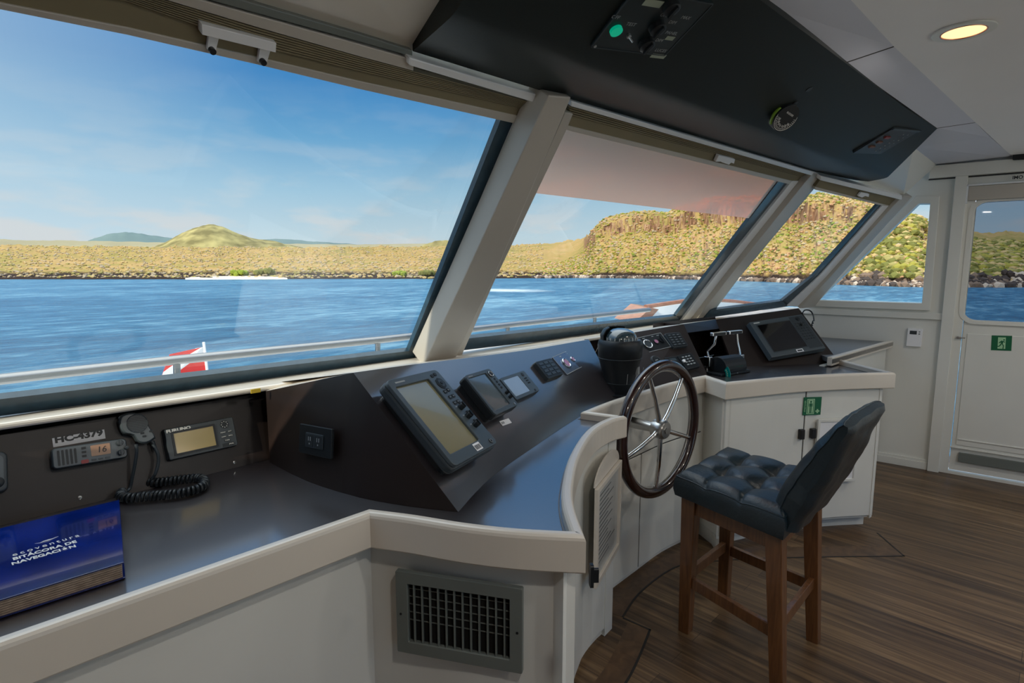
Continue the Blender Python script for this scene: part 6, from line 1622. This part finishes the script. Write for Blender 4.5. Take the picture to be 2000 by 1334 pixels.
# IMO lettering on the door header and black closer bracket
Mx, W, H = frame_on(-WN, -WD, (1973, 344), (2003, 342), (1973, 352), .036)
k = thing('header_lettering', 'black IMO lettering over the door at the right edge', 'lettering', M=Mx)
text('lettering', 'IMO', H * 1.1, M_blk, k, 0, -.0, .0364 - .0, bold=.0008).location.z = .0515
k2 = onW(1978, 305, .05)
t = thing('door_closer', 'black door closer arm under the ceiling at the right edge', 'door closer', V(k2))
part(MB().hexa([onW(1978, 297, .03), onW(2040, 293, .03), onW(2040, 310, .03), onW(1978, 313, .03)], [onW(1978, 297, .07), onW(2040, 293, .07), onW(2040, 310, .07), onW(1978, 313, .07)]), 'closer_body', M_blk, t, .004)

# ================================================================ OVERHEAD CONSOLE CONTROLS
nO, dO = plane3(OCsec[1][1], OCsec[2][1], OCsec[1][3])
nO2, dO2 = plane3(OCsec[2][1], OCsec[4][1], OCsec[3][3])
Mx, W, H = frame_on(nO, dO, (1179, 72), (1220, -8), (1295, 117), .008)
# local x runs up the picture's slanted left edge, so rename axes: u along the bottom edge
pA = at(1179, 72, nO, dO); pB = at(1293, 118, nO, dO); pC = at(1362, 18, nO, dO)
b1 = (pB - pA) / np.linalg.norm(pB - pA); b2 = (pC - pB) / np.linalg.norm(pC - pB); c2 = np.cross(b2, nO); c2 *= np.sign(c2 @ b1); u = b1 + c2; u /= np.linalg.norm(u); v = np.cross(nO, u); v *= 1.0
W = np.linalg.norm(pB - pA); H = np.linalg.norm(pC - pB)
c = (pA + pC) / 2
Mx = Matrix(((u[0], v[0], nO[0], c[0]), (u[1], v[1], nO[1], c[1]), (u[2], v[2], nO[2], c[2]), (0, 0, 0, 1)))
MOi = Mx.inverted()
def ol_(x, y, o_=.010): q = MOi @ V(at(x, y, nO, dO + o_)); return q.x, q.y
t = thing('light_control_panel', 'black overhead panel with three rotary knobs and a green button', 'control panel', M=Mx)
MB().rbox(-W / 2, -H / 2, W / 2, H / 2, -.002, .008, .003).build('plate', mat('blue_black_panel', (0.006, 0.014, 0.017), 0.35), t, .001)
MB().ring(rrect(-W / 2, -H / 2, W / 2, H / 2, .003, 2), rrect(-W / 2 + .003, -H / 2 + .003, W / 2 - .003, H / 2 - .003, .002, 2), .008, .0095).build('edge_trim', M_dgrey, t)
sz = W / 3.2
for px, py in ((1283, 52), (1262, 84), (1310, 12)):
    x, y = ol_(px, py); r = W * .085
    k = MB().lathe([(r, .008), (r * .95, .022), (r * .7, .026), (.0001, .026)], (x, y, 0), 24).build('rotary_knob', M_blk, t); MB().rbox(x - r * .18, y - r * .85, x + r * .18, y + r * .85, .020, .031, r * .15).build('grip', M_blk, k)
x, y = ol_(1203, 59); lab(MB().prism(circ(x, y, W * .062, 24), .008, .016).build('green_button', mat('green_lens', (0.0, 0.21, 0.12), 0.35, emit=(0.0, 0.16, 0.09), estr=1.0), t), 'green lens')
x, y = ol_(1228, 70); k = MB().cyl((x, y, .008), (x, y, .014), .006).build('toggle_nut', M_steel, t); MB().cyl((x, y, .014), (x + .006, y, .028), .0025).build('toggle', M_steel, k)
for (px, py, w_, h_) in ((1276, 8, .22, .075), (1309, 76, .11, .05), (1286, 111, .20, .055)):
    x, y = ol_(px, py); MB().box((x - W * w_ / 2, y - W * h_ / 2, .008), (x + W * w_ / 2, y + W * h_ / 2, .0087)).build('label_strip', mat('pale_label', (0.32, 0.36, 0.28), 0.6), t)
for (px, py, s_) in ((1203, 35, 'OFF'), (1233, 49, 'TEST'), (1297, 31, 'ON'), (1314, 45, 'DIM'), (1288, 80, 'DIM'), (1291, 100, 'LUCES'), (1340, 36, 'MAX'), (1312, 66, 'PANEL')):
    x, y = ol_(px, py); text('legend_text', s_, W * .055, M_dim, t, x, y, .008)
x, y = ol_(1181, 70); MB().cyl((-W / 2 + .008, -H / 2 + .008, .009), (-W / 2 + .008, -H / 2 + .008, .012), .004).build('screw', M_steel, t)
# round rudder dial
pc = at(1535, 231, nO2, dO2 + .03); nO2s = nO2; nO2 = np.array([-.35, -.68, -.64]); nO2 /= np.linalg.norm(nO2); uu = np.array([1.0, 0, 0]); uu -= nO2 * (uu @ nO2); uu /= np.linalg.norm(uu); vv_ = np.cross(nO2, uu)
Mx = Matrix(((uu[0], vv_[0], nO2[0], pc[0] - nO2[0] * .03), (uu[1], vv_[1], nO2[1], pc[1] - nO2[1] * .03), (uu[2], vv_[2], nO2[2], pc[2] - nO2[2] * .03), (0, 0, 0, 1)))
t = thing('rudder_angle_indicator', 'round black gauge with white scale and lime edge under the overhead console', 'gauge', M=Mx)
rr_ = .052
MB().lathe([(rr_ * .98, -.002), (rr_, .020), (rr_ * .97, .032), (.0001, .032)], (0, 0, 0), 40).build('housing', M_blk, t)
m = MB()
for i in range(21):
    a = R(195 + i * 9.0); m.box((rr_ * .70, -.0008, .0321), (rr_ * .84, .0008, .0327), T=Matrix.Rotation(a, 4, 'Z'))
m.build('scale_marks', M_legend, t)
a0 = [(rr_ * .90 * math.cos(R(a)), rr_ * .90 * math.sin(R(a))) for a in range(185, 391, 6)]; a1 = [(rr_ * .87 * math.cos(R(a)), rr_ * .87 * math.sin(R(a))) for a in range(390, 184, -6)]
vv2 = [(p[0], p[1], .0322) for p in a0]; MB().tube(vv2, .0009, 6).build('scale_arc', M_legend, t)
m = MB(); aa = [(rr_ * 1.01 * math.cos(R(a)), rr_ * 1.01 * math.sin(R(a)), z) for a in range(150, 231, 8) for z in (.008, .028)]
lab(MB().tube([(rr_ * 1.0 * math.cos(R(a)), rr_ * 1.0 * math.sin(R(a)), .020) for a in range(160, 236, 6)], .006, 8).build('lime_band', mat('lime_green', (0.16, 0.30, 0.02), 0.4), t), 'lime green edge')
for i, s_ in enumerate(('30', '20', '10', '0', '10', '20', '30')):
    a = R(205 + i * 21.5); text('scale_figure', s_, .012, M_legend, t, rr_ * .58 * math.cos(a), rr_ * .58 * math.sin(a), .0322)
text('dial_text', 'RUDDER', .010, M_legend, t, 0, .018, .0322)
# switch panel with pilot lamps
nO2 = nO2s; nO3, dO3 = nO2, dO2
pA = at(1678, 290, nO3, dO3); pB = at(1712, 303, nO3, dO3); pC = at(1778, 260, nO3, dO3); 
b2 = (pC - pB) / np.linalg.norm(pC - pB); b1 = (pA - pB) / np.linalg.norm(pA - pB); c2 = np.cross(b1, nO3); c2 *= np.sign(c2 @ b2); u = b2 + c2; u /= np.linalg.norm(u); v = np.cross(nO3, u)
W = np.linalg.norm(pC - pB); H = np.linalg.norm(pA - pB); c = (pA + pC) / 2
Mx = Matrix(((u[0], v[0], nO3[0], c[0]), (u[1], v[1], nO3[1], c[1]), (u[2], v[2], nO3[2], c[2]), (0, 0, 0, 1)))
t = thing('alarm_switch_panel', 'black overhead switch panel with two rows of pale lamps and a red switch', 'control panel', M=Mx)
MB().rbox(-W / 2, -H / 2, W / 2, H / 2, -.002, .010, .003).build('plate', M_blk, t, .001)
MB().box((W / 2 + .001, -H / 2, -.002), (W / 2 + .012, H / 2, .014)).build('end_trim', M_dgrey, t)
sgn = 1 if (MOi is not None) else 1
for j in range(2):
    for i in range(7): MB().cyl((-W * .36 + i * W * .12, -H * .30 + j * H * .17, .010), (-W * .36 + i * W * .12, -H * .30 + j * H * .17, .0125), .0032, n=10).build('pilot_lamp', M_dim, t)
for i in range(3): MB().box((-W * .22 + i * W * .2, H * .18, .010), (-W * .15 + i * W * .2, H * .34, .016)).build('rocker_switch', M_red if i == 2 else mat('dull_orange_switch', (0.16, 0.06, 0.03), 0.5), t)
lab(t.children[-1], 'red rocker switch')
for px, py in ((1700, 243), (1675, 265), (1551, 202), (1580, 173)):
    p = at(px, py, nO2, dO2)
    if px in (1551, 1580): o = MB().prism(circ(0, 0, .012, 14), -.001, .004).build('rubber_plug', M_blk); MX = Mx.copy(); MX.translation = V(p); o.matrix_world = MX; tag(o, ('small black plug just above the round gauge' if px == 1551 else 'small black plug further above the round gauge'), 'plug')

# ================================================================ BAR STOOL
feet = dict(A=(2.10, .985), B=(2.475, .975), C=(2.405, .565), D=(1.965, .560))
zs = .640
SC = np.array([2.245, .790]); 
sq = {'A': (2.045, 1.015), 'B': (2.500, 1.010), 'C': (2.440, .570), 'D': (1.935, .575)}
t = thing('bar_stool', 'wooden bar stool with cracked dark blue padded seat and back by the wheel', 'stool', (2.24, .78, 0))
def lerp2(a, b, k): return (a[0] + (b[0] - a[0]) * k, a[1] + (b[1] - a[1]) * k)
cen2 = (2.235, .78); legtop = {k: lerp2(sq[k], cen2, .20) for k in sq}; hw = .026
ztop = .588
for k in 'ABCD':
    f = lerp2(feet[k], cen2, .03); tp_ = legtop[k]
    lo = [(f[0] + a * hw * .85, f[1] + b * hw * .85, 0) for a, b in ((-1, -1), (1, -1), (1, 1), (-1, 1))]; hi = [(tp_[0] + a * hw * 1.1, tp_[1] + b * hw * 1.1, ztop) for a, b in ((-1, -1), (1, -1), (1, 1), (-1, 1))]
    part(MB().hexa(lo, hi), 'leg', M_stool, t, .003)
def legat(k, z): f = lerp2(feet[k], cen2, .03); return np.array([*lerp2(f, legtop[k], z / ztop), z])
for a, b, z, h in (('D', 'A', .23, .045), ('B', 'C', .23, .045), ('A', 'B', .25, .045), ('C', 'D', .25, .045)):
    p, q = legat(a, z), legat(b, z); d = (q - p) / np.linalg.norm(q - p); s = np.cross(d, [0, 0, 1]) * .010; p = p + d * .018; q = q - d * .018; up_v = np.array([0, 0, h / 2])
    part(MB().hexa([p - s - up_v, p + s - up_v, p + s + up_v, p - s + up_v], [q - s - up_v, q + s - up_v, q + s + up_v, q - s + up_v]), 'footrest_rail', M_stool, t, .002)
for a, b in (('D', 'A'), ('A', 'B'), ('B', 'C'), ('C', 'D')):
    p, q = legat(a, ztop - .032), legat(b, ztop - .032); d = (q - p) / np.linalg.norm(q - p); s = np.cross(d, [0, 0, 1]) * .011; p = p + d * .02; q = q - d * .02; up_v = np.array([0, 0, .030])
    part(MB().hexa([p - s - up_v, p + s - up_v, p + s + up_v, p - s + up_v], [q - s - up_v, q + s - up_v, q + s + up_v, q - s + up_v]), 'apron_rail', M_stool, t, .002)
# cushion: bilinear grid between corners, pillowed and tufted
def bil(u, v):
    A, B, C_, D_ = (np.array(sq[k]) for k in 'ABCD')       # u: D->C (0..1), v: back->front (0..1)
    return (D_ * (1 - u) + C_ * u) * (1 - v) + (A * (1 - u) + B * u) * v
tuft = [(u, v) for u in (.34, .68) for v in (.36, .70)]
NG = 64; zb_ = ztop + .001; th = .112
vs_ = []
def topz(u, v):
    e = min(u, 1 - u, v, 1 - v); ed = 1 - max(0, 1 - e / .07) ** 2
    z = zb_ + th * (.78 + .22 * ed)
    for a, b in tuft: d2 = ((u - a) ** 2 + (v - b) ** 2); z -= .017 * math.exp(-d2 / .007)
    for a in (.34, .68): z -= .006 * math.exp(-((u - a) ** 2) / .00022) + .006 * math.exp(-((u - a) ** 2) / .006)
    for b in (.36, .70): z -= .006 * math.exp(-((v - b) ** 2) / .00022) + .006 * math.exp(-((v - b) ** 2) / .006)
    fr = max(0, (v - .70) / .3) * max(0, 1 - u / .75)
    z += fr * .0022 * (mn.noise(Vector((u * 60, v * 16, 0))) - abs(mn.noise(Vector((u * 90, v * 40, 5)))) * 1.2)
    return z
for j in range(NG + 1):
    for i in range(NG + 1):
        u, v = i / NG, j / NG; p = bil(u, v); vs_.append((p[0], p[1], topz(u, v)))
fs = [(j * (NG + 1) + i, j * (NG + 1) + i + 1, (j + 1) * (NG + 1) + i + 1, (j + 1) * (NG + 1) + i) for j in range(NG) for i in range(NG)]
per = [i for i in range(NG + 1)] + [(j * (NG + 1) + NG) for j in range(1, NG + 1)] + [NG * (NG + 1) + i for i in range(NG - 1, -1, -1)] + [j * (NG + 1) for j in range(NG - 1, 0, -1)]
base = len(vs_); np_ = len(per)
for lv, (ex, zz) in enumerate(((.010, .066), (.012, .035), (.004, .008), (-.03, .0))):
    for idx in per:
        x, y, z = vs_[idx]; d = np.array([x - cen2[0], y - cen2[1]]); d /= np.linalg.norm(d); vs_.append((x + d[0] * ex, y + d[1] * ex, zb_ + zz))
def rng(l): return per if l == 0 else [base + (l - 1) * np_ + q for q in range(np_)]
for l in range(4):
    a, b = rng(l), rng(l + 1)
    for q in range(np_): fs.append((a[q], a[(q + 1) % np_], b[(q + 1) % np_], b[q]))
fs.append(tuple(rng(4)))
m = MB(); m.add(vs_, fs, True); seat = part(m, 'seat', M_leath, t)
m = MB().tube([np.array(vs_[per[q]]) + np.array([0, 0, -.002]) for q in range(0, np_, 2)], .0032, 6, True); part(m, 'piping', M_leath, seat)
# backrest: padded slab leaning back from the rear edge (C-D side), slightly curved and flared
NB, MBk = 24, 28; vf = []; vb = []
def backpt(u, w, side):
    D_, C_ = np.array([*sq['D'], 0.]), np.array([*sq['C'], 0.])
    p = D_ * (1 - u) + C_ * u
    y = -.002 - .165 * w ** 1.2; z = .63 + .385 * w - .008 * (abs(u - .5) * 2) ** 3 * w
    z -= .012 * u * w
    th_ = (.050 + .02 * math.sin(math.pi * min(1, w * 1.1))) * (1 - .38 * w)
    ed = min(u, 1 - u) / .10; e = 1 - max(0, 1 - ed) ** 2 * .55; et = 1 - max(0, 1 - (1 - w) / .06) ** 2 * .5
    cx = (u - .5); inx = .012 * math.sin(math.pi * w) * (-np.sign(cx)) * min(1, abs(cx) * 2) ** 2
    tf = 0
    for a in (.34, .68):
        for b in (.36, .72): tf += .014 * math.exp(-((u - a) ** 2 + (w - b) ** 2) / .006)
        tf += .004 * math.exp(-((u - a) ** 2) / .0006)
    wr = .004 * mn.noise(Vector((u * 5, w * 9, side)))
    off = (th_ * e * et - tf) if side > 0 else -(th_ * .95 * e * et)
    n = np.array([0.03, .93, .35]); n /= np.linalg.norm(n)
    q = np.array([p[0] + .015 + .02 * w + inx, p[1] + y + .015, z]) + n * (off + wr * (1 if side > 0 else 1.5))
    return q
for s_, L_ in ((1, vf), (-1, vb)):
    for j in range(MBk + 1):
        for i in range(NB + 1): L_.append(backpt(i / NB, j / MBk, s_))
g = lambda j, i: j * (NB + 1) + i
fs = [(g(j, i), g(j, i + 1), g(j + 1, i + 1), g(j + 1, i)) for j in range(MBk) for i in range(NB)]
o2 = len(vf); fs += [(o2 + g(j, i), o2 + g(j + 1, i), o2 + g(j + 1, i + 1), o2 + g(j, i + 1)) for j in range(MBk) for i in range(NB)]
pr3 = [g(0, i) for i in range(NB + 1)] + [g(j, NB) for j in range(1, MBk + 1)] + [g(MBk, i) for i in range(NB - 1, -1, -1)] + [g(j, 0) for j in range(MBk - 1, 0, -1)]
for q in range(len(pr3)): a, b = pr3[q], pr3[(q + 1) % len(pr3)]; fs.append((a, b, o2 + b, o2 + a))
m = MB(); m.add(vf + vb, fs, True); bk_ = part(m, 'backrest', M_leath, t)
m = MB().tube([vf[q] for q in pr3[NB:]] + [vf[pr3[0]]], .003, 6); part(m, 'piping', M_leath, bk_)

# ================================================================ CEILING LAMPS
M_bulb = mat('warm_lamp_lens', (0.9, 0.7, 0.4), 0.5, emit=(1.0, 0.64, 0.30, 1), estr=1.0)
def downlight(x, y, label, group=None, power=5.0):
    t = thing('ceiling_downlight', label, 'ceiling light', (x, y, 2.222), group=group)
    MB().ring(circ(0, 0, .082, 40), circ(0, 0, .056, 40), -.006, -.0002).build('rim', M_white, t, .002)
    MB().torus((0, 0, -.005), (0, 0, 1), .058, .0025, 40, 8).build('inner_ring', mat('copper_ring', (0.7, 0.35, 0.25), 0.3, metal=.8), t)
    MB().lathe([(.055, -.0015), (.055, -.0045), (.0001, -.006)], (0, 0, 0), 36).build('lens', M_bulb, t)
    ld = bpy.data.lights.new('downlight_lamp', 'AREA'); ld.shape = 'DISK'; ld.size = .10; ld.energy = power; ld.color = (1.0, .93, .84)
    lo = bpy.data.objects.new('downlight_lamp', ld); COL.objects.link(lo); lo.parent = t; lo.location = (0, 0, -.009)
    return t
lp = onZ(1882, 62, 2.218)
downlight(lp[0], lp[1], 'round warm recessed downlight in the white ceiling', power=1.2)
for x, y in ((0.35, -.15), (1.3, -.7), (2.4, -1.2), (3.9, -.6), (3.9, -1.8), (1.5, -2.0)): downlight(x, y, 'added fill downlight in the unseen aft ceiling of the wheelhouse', 'added fill downlights in the aft ceiling', 4.0)  # fill lamps added out of view to brighten the interior
